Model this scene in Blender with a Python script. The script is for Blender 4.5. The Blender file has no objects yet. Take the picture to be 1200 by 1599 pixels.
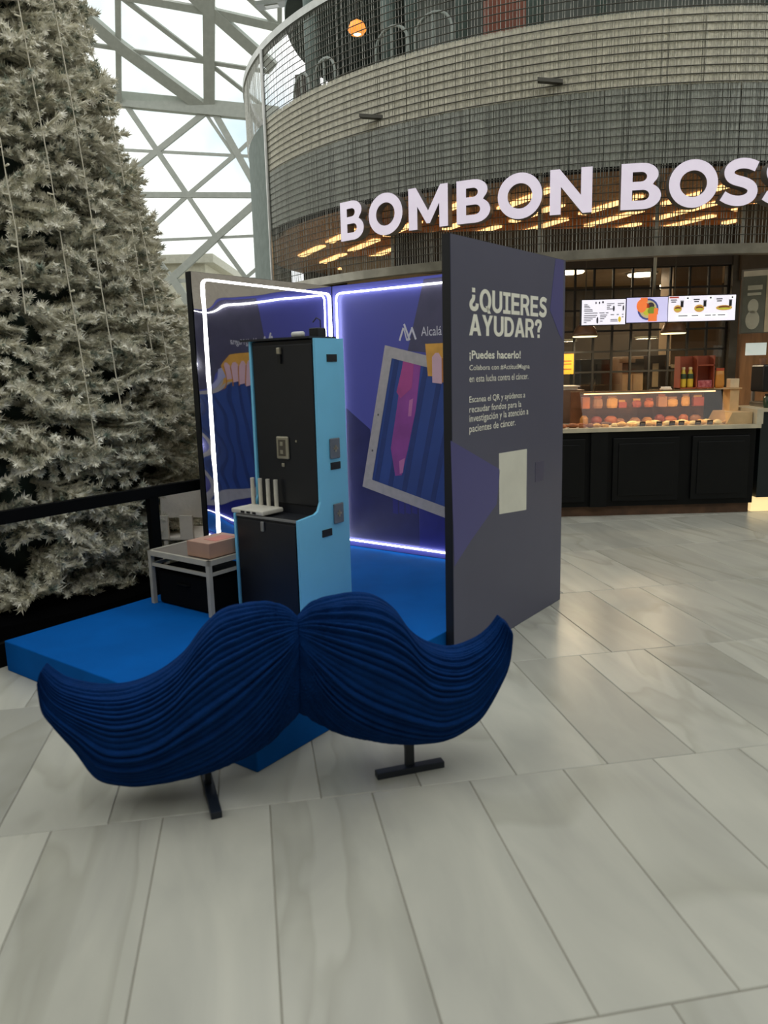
import bpy, math, random
import numpy as np
from mathutils import Vector, Matrix

random.seed(7); rng = np.random.default_rng(11)
SC = bpy.context.scene
COL = SC.collection

# ------------------------------------------------------------------ camera
FPX, PCX, PCY, CAMH = 1195.0, 600.0, 799.5, 1.65
PITCH, ROLL = math.radians(10.5046), math.radians(-1.5092)
def _basis():
    F = np.array([0, math.cos(PITCH), -math.sin(PITCH)])
    U0 = np.array([0, math.sin(PITCH), math.cos(PITCH)]); R0 = np.array([1.0, 0, 0])
    c, s = math.cos(ROLL), math.sin(ROLL)
    return c*R0 + s*U0, -s*R0 + c*U0, F
CR, CU, CF = _basis(); CC = np.array([0, 0, CAMH])
cam_d = bpy.data.cameras.new('camera'); cam = bpy.data.objects.new('camera', cam_d); COL.objects.link(cam)
cam_d.sensor_fit = 'HORIZONTAL'; cam_d.sensor_width = 36.0; cam_d.lens = 36.0*FPX/1200.0
cam_d.clip_start = 0.05; cam_d.clip_end = 300
cam.matrix_world = Matrix(((CR[0], CU[0], -CF[0], 0), (CR[1], CU[1], -CF[1], 0), (CR[2], CU[2], -CF[2], CAMH), (0, 0, 0, 1)))
cam_d.dof.use_dof = True; cam_d.dof.focus_distance = 8.0; cam_d.dof.aperture_fstop = 3.6
SC.camera = cam

# ------------------------------------------------------------------ sky and exposure
W = bpy.data.worlds.new('world'); SC.world = W; W.use_nodes = True
nt = W.node_tree; nt.nodes.clear()
_o = nt.nodes.new('ShaderNodeOutputWorld'); _b = nt.nodes.new('ShaderNodeBackground')
_tc = nt.nodes.new('ShaderNodeTexCoord'); _n = nt.nodes.new('ShaderNodeTexNoise')
_n.inputs['Scale'].default_value = 3.2; _n.inputs['Detail'].default_value = 5; _n.inputs['Roughness'].default_value = .55
_r = nt.nodes.new('ShaderNodeValToRGB')
_r.color_ramp.elements[0].position = .34; _r.color_ramp.elements[0].color = (.56, .69, .77, 1)
_r.color_ramp.elements[1].position = .50; _r.color_ramp.elements[1].color = (1.0, .995, .97, 1)
nt.links.new(_tc.outputs['Generated'], _n.inputs['Vector']); nt.links.new(_n.outputs['Fac'], _r.inputs['Fac'])
nt.links.new(_r.outputs['Color'], _b.inputs['Color']); _b.inputs['Strength'].default_value = 1.4
nt.links.new(_b.outputs[0], _o.inputs[0])
SC.view_settings.view_transform = 'Standard'; SC.view_settings.look = 'None'
SC.view_settings.gamma = 1.0; SC.view_settings.use_curve_mapping = False; SC.view_settings.exposure = 0.0

# ------------------------------------------------------------------ picture geometry helpers
def ray(x, y): return CF + CR*(x-PCX)/FPX - CU*(y-PCY)/FPX
def onz(x, y, z=0.0):
    r = ray(x, y); return CC + r*((z-CAMH)/r[2])
def onplane(x, y, p, n):
    r = ray(x, y); n = np.asarray(n, float); return CC + r*(((np.asarray(p, float)-CC) @ n)/(r @ n))
def atY(x, y, Y):
    r = ray(x, y); return CC + r*(Y/r[1])
UD = np.array([.6003, .7998, 0]); VD = np.array([-.7998, .6003, 0]); ZD = np.array([0, 0, 1.0])
B0 = np.array([-.5767, 2.9752, 0])
def bw(u, v, z): return B0 + UD*u + VD*v + ZD*z          # booth coordinates to world

# ------------------------------------------------------------------ materials
def s2l(c):
    return tuple(((x/255)/12.92 if x/255 <= .04045 else ((x/255+.055)/1.055)**2.4) for x in c)
MATS = {}
def M(name, rgb, rough=.6, metal=0.0, var=.10, scale=9.0, emit=0.0, spec=.5, bump=0.0, bscale=60.0, rgb2=None, stretch=None, coat=0.0):
    if name in MATS: return MATS[name]
    m = bpy.data.materials.new(name); m.use_nodes = True; t = m.node_tree; p = t.nodes['Principled BSDF']
    c = np.array(s2l(rgb)); c2 = np.array(s2l(rgb2)) if rgb2 else c*(1+var); c1 = c if rgb2 else c*(1-var)
    tc = t.nodes.new('ShaderNodeTexCoord'); vec = tc.outputs['Object']
    if stretch:
        mp = t.nodes.new('ShaderNodeMapping'); mp.inputs['Scale'].default_value = stretch
        t.links.new(vec, mp.inputs['Vector']); vec = mp.outputs['Vector']
    n = t.nodes.new('ShaderNodeTexNoise'); n.inputs['Scale'].default_value = scale; n.inputs['Detail'].default_value = 3
    t.links.new(vec, n.inputs['Vector'])
    r = t.nodes.new('ShaderNodeValToRGB'); r.color_ramp.elements[0].position = .32; r.color_ramp.elements[1].position = .68
    r.color_ramp.elements[0].color = (*np.clip(c1, 0, 1), 1); r.color_ramp.elements[1].color = (*np.clip(c2, 0, 1), 1)
    t.links.new(n.outputs['Fac'], r.inputs['Fac']); t.links.new(r.outputs['Color'], p.inputs['Base Color'])
    p.inputs['Roughness'].default_value = rough; p.inputs['Metallic'].default_value = metal
    p.inputs['Specular IOR Level'].default_value = spec
    if coat: p.inputs['Coat Weight'].default_value = coat
    if emit:
        t.links.new(r.outputs['Color'], p.inputs['Emission Color']); p.inputs['Emission Strength'].default_value = emit
    if bump:
        b = t.nodes.new('ShaderNodeBump'); b.inputs['Strength'].default_value = bump; b.inputs['Distance'].default_value = .01
        n2 = t.nodes.new('ShaderNodeTexNoise'); n2.inputs['Scale'].default_value = bscale; n2.inputs['Detail'].default_value = 4
        t.links.new(vec, n2.inputs['Vector']); t.links.new(n2.outputs['Fac'], b.inputs['Height']); t.links.new(b.outputs['Normal'], p.inputs['Normal'])
    MATS[name] = m; return m
def Mglass(name, tint=(1, 1, 1), fac=.1, rough=.02):
    if name in MATS: return MATS[name]
    m = bpy.data.materials.new(name); m.use_nodes = True; t = m.node_tree; t.nodes.clear()
    o = t.nodes.new('ShaderNodeOutputMaterial'); mx = t.nodes.new('ShaderNodeMixShader')
    a = t.nodes.new('ShaderNodeBsdfTransparent'); g = t.nodes.new('ShaderNodeBsdfGlossy')
    a.inputs['Color'].default_value = (*tint, 1); g.inputs['Roughness'].default_value = rough
    mx.inputs['Fac'].default_value = fac
    t.links.new(a.outputs[0], mx.inputs[1]); t.links.new(g.outputs[0], mx.inputs[2]); t.links.new(mx.outputs[0], o.inputs[0])
    MATS[name] = m; return m
def Mmarble():
    m = bpy.data.materials.new('white_marble'); m.use_nodes = True; t = m.node_tree; p = t.nodes['Principled BSDF']
    tc = t.nodes.new('ShaderNodeTexCoord'); oi = t.nodes.new('ShaderNodeObjectInfo')
    vm = t.nodes.new('ShaderNodeVectorMath'); vm.operation = 'MULTIPLY_ADD'
    cb = t.nodes.new('ShaderNodeCombineXYZ'); cb.inputs[0].default_value = 37; cb.inputs[1].default_value = 53; cb.inputs[2].default_value = 19
    sc = t.nodes.new('ShaderNodeVectorMath'); sc.operation = 'SCALE'
    t.links.new(cb.outputs[0], sc.inputs[0]); t.links.new(oi.outputs['Random'], sc.inputs['Scale'])
    ad = t.nodes.new('ShaderNodeVectorMath'); ad.operation = 'ADD'
    t.links.new(tc.outputs['Object'], ad.inputs[0]); t.links.new(sc.outputs[0], ad.inputs[1])
    mp = t.nodes.new('ShaderNodeMapping'); mp.inputs['Scale'].default_value = (1.5, .45, 1.0); mp.inputs['Rotation'].default_value = (0, 0, .5)
    t.links.new(ad.outputs[0], mp.inputs['Vector'])
    n1 = t.nodes.new('ShaderNodeTexNoise'); n1.inputs['Scale'].default_value = 2.2; n1.inputs['Detail'].default_value = 6; n1.inputs['Distortion'].default_value = .8
    t.links.new(mp.outputs[0], n1.inputs['Vector'])
    r1 = t.nodes.new('ShaderNodeValToRGB'); e = r1.color_ramp.elements
    e[0].position = .30; e[0].color = (.38, .378, .325, 1); e[1].position = .66; e[1].color = (.485, .48, .405, 1)
    t.links.new(n1.outputs['Fac'], r1.inputs['Fac'])
    n2 = t.nodes.new('ShaderNodeTexNoise'); n2.inputs['Scale'].default_value = .9; n2.inputs['Detail'].default_value = 3; n2.inputs['Distortion'].default_value = .9
    t.links.new(mp.outputs[0], n2.inputs['Vector'])
    r2 = t.nodes.new('ShaderNodeValToRGB'); e = r2.color_ramp.elements
    e[0].position = .44; e[0].color = (1, 1, 1, 1); e[1].position = .52; e[1].color = (1, 1, 1, 1)
    k = r2.color_ramp.elements.new(.5); k.color = (.72, .72, .68, 1)
    t.links.new(n2.outputs['Fac'], r2.inputs['Fac'])
    mx = t.nodes.new('ShaderNodeMix'); mx.data_type = 'RGBA'; mx.blend_type = 'MULTIPLY'; mx.inputs['Factor'].default_value = .5
    t.links.new(r1.outputs['Color'], mx.inputs['A']); t.links.new(r2.outputs['Color'], mx.inputs['B'])
    hv = t.nodes.new('ShaderNodeHueSaturation'); ma = t.nodes.new('ShaderNodeMapRange')
    ma.inputs['To Min'].default_value = .88; ma.inputs['To Max'].default_value = 1.1
    t.links.new(oi.outputs['Random'], ma.inputs['Value']); t.links.new(ma.outputs['Result'], hv.inputs['Value'])
    t.links.new(mx.outputs['Result'], hv.inputs['Color']); t.links.new(hv.outputs['Color'], p.inputs['Base Color'])
    p.inputs['Roughness'].default_value = .27; p.inputs['Specular IOR Level'].default_value = .35
    return m

# ------------------------------------------------------------------ mesh building
class MB:
    def __init__(s): s.v = []; s.f = []
    def add(s, vs, fs):
        o = len(s.v); s.v += [tuple(map(float, p)) for p in vs]; s.f += [tuple(i+o for i in f) for f in fs]; return s
    def obox(s, c, ax, ay, az):                       # centre, half axis vectors
        c = np.asarray(c, float); P = []
        for k in (-1, 1):
            for j in (-1, 1):
                for i in (-1, 1): P.append(c+np.asarray(ax)*i+np.asarray(ay)*j+np.asarray(az)*k)
        return s.add(P, [(0, 2, 3, 1), (4, 5, 7, 6), (0, 1, 5, 4), (2, 6, 7, 3), (0, 4, 6, 2), (1, 3, 7, 5)])
    def box(s, x0, x1, y0, y1, z0, z1):
        return s.obox(((x0+x1)/2, (y0+y1)/2, (z0+z1)/2), (abs(x1-x0)/2, 0, 0), (0, abs(y1-y0)/2, 0), (0, 0, abs(z1-z0)/2))
    def bbox(s, u0, u1, v0, v1, z0, z1):              # box in booth axes
        return s.obox(bw((u0+u1)/2, (v0+v1)/2, (z0+z1)/2), UD*abs(u1-u0)/2, VD*abs(v1-v0)/2, ZD*abs(z1-z0)/2)
    def prism(s, pts, n, depth):                      # polygon of 3D points extruded by n*depth
        P = [np.asarray(p, float) for p in pts]; n = np.asarray(n, float)
        nn = np.zeros(3)
        for i in range(len(P)): nn += np.cross(P[i], P[(i+1) % len(P)])
        if nn @ n < 0: P = P[::-1]
        k = len(P)
        return s.add(P+[p+n*depth for p in P], [tuple(range(k-1, -1, -1)), tuple(range(k, 2*k))]+[(i, (i+1) % k, k+(i+1) % k, k+i) for i in range(k)])
    def tube(s, pts, r, seg=8, cap=True, closed=False):
        P = [np.asarray(p, float) for p in pts]; n = len(P); rs = r if hasattr(r, '__len__') else [r]*n
        V = []; up = None
        for i in range(n):
            d = (P[(i+1) % n]-P[i-1]) if closed else (P[min(i+1, n-1)]-P[max(i-1, 0)])
            d = d/(np.linalg.norm(d)+1e-12)
            if up is None: up = np.array([0, 0, 1.0]) if abs(d[2]) < .9 else np.array([1.0, 0, 0])
            a = np.cross(d, up); a /= np.linalg.norm(a)+1e-12; b = np.cross(a, d); up = b
            for k in range(seg):
                t = 2*math.pi*k/seg; V.append(P[i]+(a*math.cos(t)+b*math.sin(t))*rs[i])
        F = []
        for i in range(n if closed else n-1):
            j = (i+1) % n
            for k in range(seg): F.append((i*seg+k, i*seg+(k+1) % seg, j*seg+(k+1) % seg, j*seg+k))
        if cap and not closed: F += [tuple(range(seg-1, -1, -1)), tuple(range((n-1)*seg, n*seg))]
        return s.add(V, F)
    def lathe(s, prof, c=(0, 0, 0), seg=20, sx=1.0, sy=1.0):
        V = []; F = []; c = np.asarray(c, float); n = len(prof)
        for r, z in prof:
            for k in range(seg):
                t = 2*math.pi*k/seg; V.append(c+np.array([r*math.cos(t)*sx, r*math.sin(t)*sy, z]))
        for i in range(n-1):
            for k in range(seg): F.append((i*seg+k, i*seg+(k+1) % seg, (i+1)*seg+(k+1) % seg, (i+1)*seg+k))
        F += [tuple(range(seg-1, -1, -1)), tuple(range((n-1)*seg, n*seg))]
        return s.add(V, F)
    def grid(s, fn, nu, nv, wrap=False):
        V = []; F = []
        for i in range(nu):
            for j in range(nv): V.append(fn(i/(nu-1), j/(nv if wrap else nv-1)))
        for i in range(nu-1):
            for j in range(nv if wrap else nv-1):
                j2 = (j+1) % nv; F.append((i*nv+j, i*nv+j2, (i+1)*nv+j2, (i+1)*nv+j))
        return s.add(V, F)
WL = {}
def origin_of(vs):
    a = np.asarray(vs); lo, hi = a.min(0), a.max(0); return np.array([(lo[0]+hi[0])/2, (lo[1]+hi[1])/2, lo[2]])
def link(o, parent, org):
    COL.objects.link(o); WL[o.name] = org
    if parent is not None: o.parent = parent; o.location = org-WL[parent.name]
    else: o.location = org
    return o
def obj(name, mb, mat, parent=None, smooth=False, label=None, cat=None, group=None, kind=None, bevel=0.0):
    org = origin_of(mb.v); a = np.asarray(mb.v)-org
    me = bpy.data.meshes.new(name); me.from_pydata(a.tolist(), [], mb.f); me.update()
    if smooth: me.polygons.foreach_set('use_smooth', [True]*len(me.polygons))
    me.materials.append(mat); o = bpy.data.objects.new(name, me); link(o, parent, org)
    if bevel:
        b = o.modifiers.new('bevel', 'BEVEL'); b.width = bevel; b.segments = 2; b.limit_method = 'ANGLE'
    return tag(o, label, cat, group, kind)
def tag(o, label=None, cat=None, group=None, kind=None):
    if label: o['label'] = label
    if cat: o['category'] = cat
    if group: o['group'] = group
    if kind: o['kind'] = kind
    return o
def thing(name, label, cat, loc, group=None, kind=None):
    o = bpy.data.objects.new(name, None); o.empty_display_size = .1
    link(o, None, np.asarray(loc, float)); return tag(o, label, cat, group, kind)
def inst(src, name, loc, rot=None, parent=None, scale=None, mat=None):     # another object with the same mesh
    o = bpy.data.objects.new(name, src.data); link(o, parent, np.asarray(loc, float))
    if rot is not None: o.rotation_euler = rot
    if scale is not None: o.scale = scale
    return o
def copy_tree(root, delta, label=None, group=None):
    r = root.copy(); COL.objects.link(r); r.location = Vector(root.location)+Vector(delta); WL[r.name] = WL[root.name]+np.asarray(delta, float)
    if label: r['label'] = label
    if group: r['group'] = group
    for ch in list(root.children):
        c = ch.copy(); COL.objects.link(c); c.parent = r
        for g in list(ch.children):
            d = g.copy(); COL.objects.link(d); d.parent = c
    return r
def text_mb(txt, org, xd, yd, width, height, thick=.002, bold=0.0, spacing=1.0):
    cu = bpy.data.curves.new('t', 'FONT'); cu.body = txt; cu.offset = bold; cu.space_character = spacing; cu.resolution_u = 3
    ob = bpy.data.objects.new('t', cu); COL.objects.link(ob)
    bpy.context.view_layer.update()
    me = bpy.data.meshes.new_from_object(ob.evaluated_get(bpy.context.evaluated_depsgraph_get()))
    V = np.array([v.co[:] for v in me.vertices]); F = [tuple(p.vertices) for p in me.polygons]
    bpy.data.objects.remove(ob); bpy.data.curves.remove(cu); bpy.data.meshes.remove(me)
    lo, hi = V.min(0), V.max(0)
    sx = width/(hi[0]-lo[0]); sy = sx if height is None else height/(hi[1]-lo[1])
    xd = np.asarray(xd, float); yd = np.asarray(yd, float); nd = np.cross(xd, yd)
    P = [np.asarray(org)+xd*(p[0]-lo[0])*sx+yd*(p[1]-lo[1])*sy+nd*thick for p in V]
    return MB().add(P, F)
def shape_mb(loops, fr, thick):
    """2D outline with holes -> solid; fr maps (x, y, depth) to world"""
    cu = bpy.data.curves.new('c', 'CURVE'); cu.dimensions = '2D'; cu.fill_mode = 'BOTH'; cu.extrude = thick/2
    for L in loops:
        sp = cu.splines.new('POLY'); sp.points.add(len(L)-1); sp.use_cyclic_u = True
        for q, (x, y) in zip(sp.points, L): q.co = (x, y, 0, 1)
    ob = bpy.data.objects.new('c', cu); COL.objects.link(ob); bpy.context.view_layer.update()
    me = bpy.data.meshes.new_from_object(ob.evaluated_get(bpy.context.evaluated_depsgraph_get()))
    P = [fr(v.co[0], v.co[1], v.co[2]) for v in me.vertices]; F = [tuple(p.vertices) for p in me.polygons]
    bpy.data.objects.remove(ob); bpy.data.curves.remove(cu); bpy.data.meshes.remove(me)
    return MB().add(P, F)

# ================================================================== FLOOR
marble = Mmarble(); grout = M('grout', (132, 128, 116), .8)
mb = MB().box(-32, 32, -30, 34, -.3, -.004)
floor = obj('floor', mb, grout, kind='structure', label='pale marble floor of long staggered slabs')
TD = np.array([-.1709, .9853, 0]); TW = np.array([TD[1], -TD[0], 0]); TANG = math.atan2(TW[1], TW[0])
tw, tl = .4025, 1.18
g = .003
tmb = MB(); hx, hy, b = tw/2-g/2, tl/2-g/2, .003
tmb.add([(-hx, -hy, -.02), (hx, -hy, -.02), (hx, hy, -.02), (-hx, hy, -.02), (-hx, -hy, -b), (hx, -hy, -b), (hx, hy, -b), (-hx, hy, -b),
         (-hx+b, -hy+b, 0), (hx-b, -hy+b, 0), (hx-b, hy-b, 0), (-hx+b, hy-b, 0)],
        [(0, 1, 5, 4), (1, 2, 6, 5), (2, 3, 7, 6), (3, 0, 4, 7), (4, 5, 9, 8), (5, 6, 10, 9), (6, 7, 11, 10), (7, 4, 8, 11), (8, 9, 10, 11)])
tme = bpy.data.meshes.new('tile'); tme.from_pydata(tmb.v, [], tmb.f); tme.materials.append(marble)
cand = []
for r in range(-2, 10):
    t0 = 1.585+tl*r; off = .5*tw if (r % 2) else 0.0
    for k in range(-14, 22):
        c = TW*(k*tw+off+.0-.002+tw*.5)+TD*(t0+tl/2)
        x, y = c[0], c[1]
        if -.9 < y < 11.6 and -.62*max(y, .5)-1.3 < x < .62*max(y, .5)+1.3: cand.append((math.hypot(x, y), c))
cand.sort(key=lambda q: q[0])
for d, c in cand[:298]:
    o = bpy.data.objects.new('tile', tme); link(o, floor, c); o.rotation_euler = (0, 0, TANG)
rest = MB()
for r in range(-12, 14):
    t0 = 1.585+tl*r; off = .5*tw if (r % 2) else 0.0
    for k in range(-30, 40):
        c = TW*(k*tw+off-.002+tw*.5)+TD*(t0+tl/2)
        if any(abs(c[0]-q[0])+abs(c[1]-q[1]) < .01 for _, q in cand[:298]): continue
        if c[1] > 15.5 or c[1] < -9 or abs(c[0]) > 9: continue
        P = [c+TW*i*hx+TD*j*hy for i, j in ((-1, -1), (1, -1), (1, 1), (-1, 1))]
        rest.add(P, [(0, 1, 2, 3)])
obj('far_tiles', rest, marble, floor, kind='stuff')

# ================================================================== REST OF THE HALL (behind and beside the camera)
hall = M('hall_paint', (188, 180, 166), .8)
obj('ceiling', MB().box(-16, 13, -16, -5.0, 8.6, 8.9), hall, kind='structure')
obj('wall_rear', MB().box(-16, 13, -16.3, -16, 0, 8.6), hall, kind='structure')
obj('wall_right', MB().box(13, 13.3, -16, 20, 0, 8.9), hall, kind='structure')
obj('wall_left', MB().box(-16.3, -16, -16, 8, 0, 8.9), hall, kind='structure')

# ================================================================== GLAZED FACADE (steel lattice, panes, outside)
steel = M('painted_steel', (172, 176, 166), .55, .0, .06)
gl = Mglass('facade_glass', (.97, .99, .98), .06)
fac = thing('wall_glazed', 'glazed wall of grey steel lattice with white sky behind', None, (-5.2, 20.5, 0), kind='structure')
del fac['label']
YF = 20.5
zB = atY(290, 166, YF)[2]
FP, FN = np.array([0, YF, 0]), np.array([0, 1.0, 0])
RP, RN = np.array([0, YF, zB]), np.array([0, .70, .714])
def fpt(x, y): return onplane(x, y, FP, FN) if y > 166 else onplane(x, y, RP, RN)
def beam(a, b, th, deep=1.6, up=False):
    pl = (RP, RN) if up else (FP, FN)
    A, B = onplane(*a, *pl), onplane(*b, *pl); n = pl[1]/np.linalg.norm(pl[1])
    d = B-A; L = np.linalg.norm(d); d /= L; s = np.cross(d, n)
    w = th/FPX*np.linalg.norm((A+B)/2-CC)*.5
    obj('beam', MB().obox((A+B)/2, d*(L/2+w*.5), s*w, n*w*deep), steel, fac)
low = [((60, 143), (430, 179), 20), ((200, 168), (293, 305), 8), ((293, 305), (338, 371), 7), ((338, 371), (384, 434), 7), ((318, 178), (243, 238), 8), ((243, 238), (150, 313), 8),
       ((322, 178), (366, 243), 5), ((335, 176), (400, 292), 10), ((366, 243), (293, 305), 6), ((293, 305), (220, 372), 6), ((440, 281), (338, 371), 10), ((338, 371), (262, 441), 11),
       ((366, 243), (420, 193), 5), ((150, 232), (430, 246), 4), ((140, 304), (430, 305), 8), ((200, 377), (430, 367), 4), ((430, 395), (384, 434), 5), ((180, 440), (430, 436), 6),
       ((272, 438), (330, 530), 12), ((220, 372), (272, 438), 7), ((384, 434), (430, 500), 6), ((330, 530), (384, 434), 6), ((180, 520), (430, 516), 6), ((150, 313), (220, 372), 7)]
for a, b_, th in low: beam(a, b_, th*.92, .6)
for a, b_, th in [((326, -120), (327, 172), 15), ((183, -120), (186, 155), 7), ((200, -5), (328, 18), 9), ((328, 18), (450, 46), 10), ((110, 5), (190, 74), 15), ((190, 74), (312, 163), 15),
                  ((150, -35), (317, 93), 6), ((120, 66), (318, 96), 5), ((318, 96), (420, 112), 5), ((330, 18), (425, 102), 14), ((333, 104), (420, 173), 5), ((262, -45), (328, 18), 14), ((360, -30), (432, 38), 6), ((437, -30), (437, 46), 6)]:
    beam(a, b_, th, .6, True)
panes_low = [[(200, 168), (318, 178), (243, 238)], [(318, 178), (243, 238), (366, 243)], [(335, 178), (420, 185), (420, 193), (366, 243)], [(243, 238), (366, 243), (293, 305)], [(366, 243), (293, 305), (391, 325), (420, 193)],
             [(150, 313), (243, 238), (293, 305), (220, 372)], [(293, 305), (220, 372), (262, 441), (338, 371)], [(293, 305), (338, 371), (391, 325)], [(338, 371), (262, 441), (384, 434)], [(338, 371), (391, 325), (430, 395), (384, 434)],
             [(150, 180), (200, 168), (243, 238), (150, 313)], [(272, 438), (330, 530), (384, 434)], [(220, 372), (272, 438), (330, 530), (180, 520)], [(384, 434), (430, 500), (430, 395)]]
for P in panes_low: obj('pane', MB().prism([onplane(*p, FP, FN) for p in P], FN, .02), gl, fac)
panes_up = [[(186, 155), (190, 74), (312, 163)], [(190, 74), (317, 93), (318, 163)], [(183, -20), (317, 93), (190, 74)], [(183, -20), (328, 18), (317, 93)], [(328, 18), (425, 102), (420, 112), (318, 96)], [(333, 104), (420, 112), (420, 173)],
            [(333, 104), (420, 173), (327, 165)], [(328, 18), (450, 46), (425, 102)], [(326, -60), (450, -60), (450, 46), (328, 18)], [(110, 5), (183, -20), (190, 74)], [(110, 5), (190, 74), (186, 155), (60, 140)]]
for P in panes_up: obj('pane', MB().prism([onplane(*p, RP, RN) for p in P], RN/np.linalg.norm(RN), .02), gl, fac)
# building outside
cream = M('cream_render', (205, 200, 180), .9)
bt = thing('pale_building', 'pale flat-roofed building seen through the glass beside the tree', 'building', (-9, 34, 0))
A = atY(332, 400, 34); Bq = atY(262, 387, 34)
obj('wall', MB().box(Bq[0]-6, A[0]-.35, 34, 44, -.3, A[2]-.3), cream, bt)
obj('roof_slab', MB().box(Bq[0]-6, A[0]+.1, 33.6, 44, A[2]-.3, A[2]+.05), M('roof_trim', (190, 186, 170), .8), bt)
obj('ledge', MB().box(A[0]-.35, A[0]+.5, 34.2, 40, A[2]-1.5, A[2]-1.3), cream, bt)
# floodlight plate high under the roof
lp = thing('roof_floodlight', 'grey floodlight tray hung under the glass roof above the round tower', 'light', atY(425, 8, 15.5))
c0 = atY(425, 6, 15.5)
obj('tray', MB().obox(c0, (.28, 0, .03), (0, .3, .08), (0, -.01, .03)), M('lamp_grey', (150, 155, 148), .5), lp)
obj('lens', MB().obox(c0-np.array([0, .02, .04]), (.12, 0, .013), (0, .14, .037), (0, -.004, .012)), M('lamp_lens', (190, 190, 175), .3), lp)
obj('hanger', MB().box(c0[0]-.02, c0[0]+.02, c0[1]-.02, c0[1]+.02, c0[2], c0[2]+3), M('lamp_grey', (150, 155, 148)), lp)

# ================================================================== ROUND TOWER
TC = np.array([3.544, 13.975]); TR = 5.638
def cyl(a, z, r=TR):
    t = math.radians(a); return np.array([TC[0]+r*math.sin(t), TC[1]-r*math.cos(t), z])
def arc_band(a0, a1, r0, r1, z0, z1, n=90):
    m = MB(); V = []; F = []
    for i in range(n+1):
        a = a0+(a1-a0)*i/n
        V += [cyl(a, z0, r1), cyl(a, z1, r1), cyl(a, z1, r0), cyl(a, z0, r0)]
    for i in range(n):
        o = i*4
        for k in range(4): F.append((o+k, o+4+k, o+4+(k+1) % 4, o+(k+1) % 4))
    F += [(0, 1, 2, 3), (n*4+3, n*4+2, n*4+1, n*4)]
    return m.add(V, F)
ZB, Z2, Z3, Z4 = 2.85, 4.40, 5.10, 5.97
tower = thing('round_building', 'round two-storey pavilion wrapped in grey metal mesh above the food counter', 'building', (TC[0], TC[1], 0))
mesh_m = M('mesh_metal', (168, 168, 158), .42, .75, .18, 30)
wire_m = M('wire_dark', (84, 82, 74), .5, .5)
ring_m = M('ring_steel', (150, 146, 132), .38, .8, .2, 5)
slab_m = M('slab_front', (190, 187, 172), .5, .2, .10, 3, stretch=(2, 2, .1))
dark_m = M('tower_dark', (52, 52, 48), .7, .0, .15, 2)
wood_m = M('wood_slats', (190, 146, 104), .6, 0, .3, 6, stretch=(6, 1, 1))
obj('bottom_ring', arc_band(-115, 70, TR-.10, TR+.03, ZB-.10, ZB, 120), ring_m, tower)
obj('top_rim', arc_band(-115, 70, TR-.07, TR+.03, Z4, Z4+.09, 120), M('rim_steel', (170, 172, 165), .3, .8), tower)
obj('slab_face', arc_band(-115, 70, TR-.30, TR-.05, Z2, Z3, 120), slab_m, tower)
obj('plenum_face', arc_band(-115, 70, TR-.32, TR-.22, 3.66, Z2, 120), dark_m, tower)
obj('side_screen', arc_band(-110, -63.5, TR-.035, TR-.012, ZB, Z3, 50), M('screen_panel', (122, 132, 125), .8, 0, spec=.2), tower)
for i, z in enumerate(np.arange(ZB+.09, Z4-.02, .0775)):
    obj('wire', MB().tube([cyl(a, z, TR+.018) for a in np.linspace(-63, 35, 70)], .006 if z > Z2 else .0045, 4), wire_m, tower)
def strands(z0, z1, a0, a1, step, w, name, mat, jit=.3):
    m = MB(); n = int(abs(a1-a0)/step)
    for i in range(n):
        a = a0+(a1-a0)*(i+.5)/n+random.uniform(-jit, jit)*step; ww = w*random.uniform(.6, 1.3)
        t = math.radians(a); d = np.array([math.cos(t), math.sin(t), 0]); q = cyl(a, 0, TR+.002+random.uniform(-.004, .004)); nn = np.array([math.sin(t), -math.cos(t), 0])
        P = [q-d*ww/2, q+nn*ww*.5, q+d*ww/2]
        m.add([p+ZD*z0 for p in P]+[p+ZD*z1 for p in P], [(0, 1, 4, 3), (1, 2, 5, 4), (2, 0, 3, 5)])
    return obj(name, m, mat, tower, kind='stuff')
strands(ZB, 3.66, -63, 40, .33, .0095, 'mesh_strands', mesh_m)
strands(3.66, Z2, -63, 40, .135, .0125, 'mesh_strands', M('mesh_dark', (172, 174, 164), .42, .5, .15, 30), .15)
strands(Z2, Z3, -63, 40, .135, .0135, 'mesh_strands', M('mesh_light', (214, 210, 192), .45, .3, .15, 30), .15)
strands(Z3, Z4, -63, 40, .42, .0065, 'mesh_strands', mesh_m)
strands(Z3, Z4, -110, -63, .30, .010, 'mesh_strands', mesh_m)
for a, r, z0, z1 in ((-62.8, .024, ZB-.1, Z4),):
    obj('mesh_post', MB().tube([cyl(a, z0, TR+.04), cyl(a, z1, TR+.04)], r, 10), M('post_steel', (190, 190, 184), .3, .7) if a < -60 else mesh_m, tower)
for a in (-18.6, -6.2, 3, -37): obj('mesh_post', MB().tube([cyl(a, ZB, TR-.06), cyl(a, Z2, TR-.06)], .022, 8), mesh_m, tower)
for a, z in ((-38.5, 4.52), (-17.5, 4.52)):
    obj('floodlight_bar', MB().obox(cyl(a, z, TR+.08), (.14, .04, 0), (.01, .04, 0), (0, 0, .018)), wire_m, tower)
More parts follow.
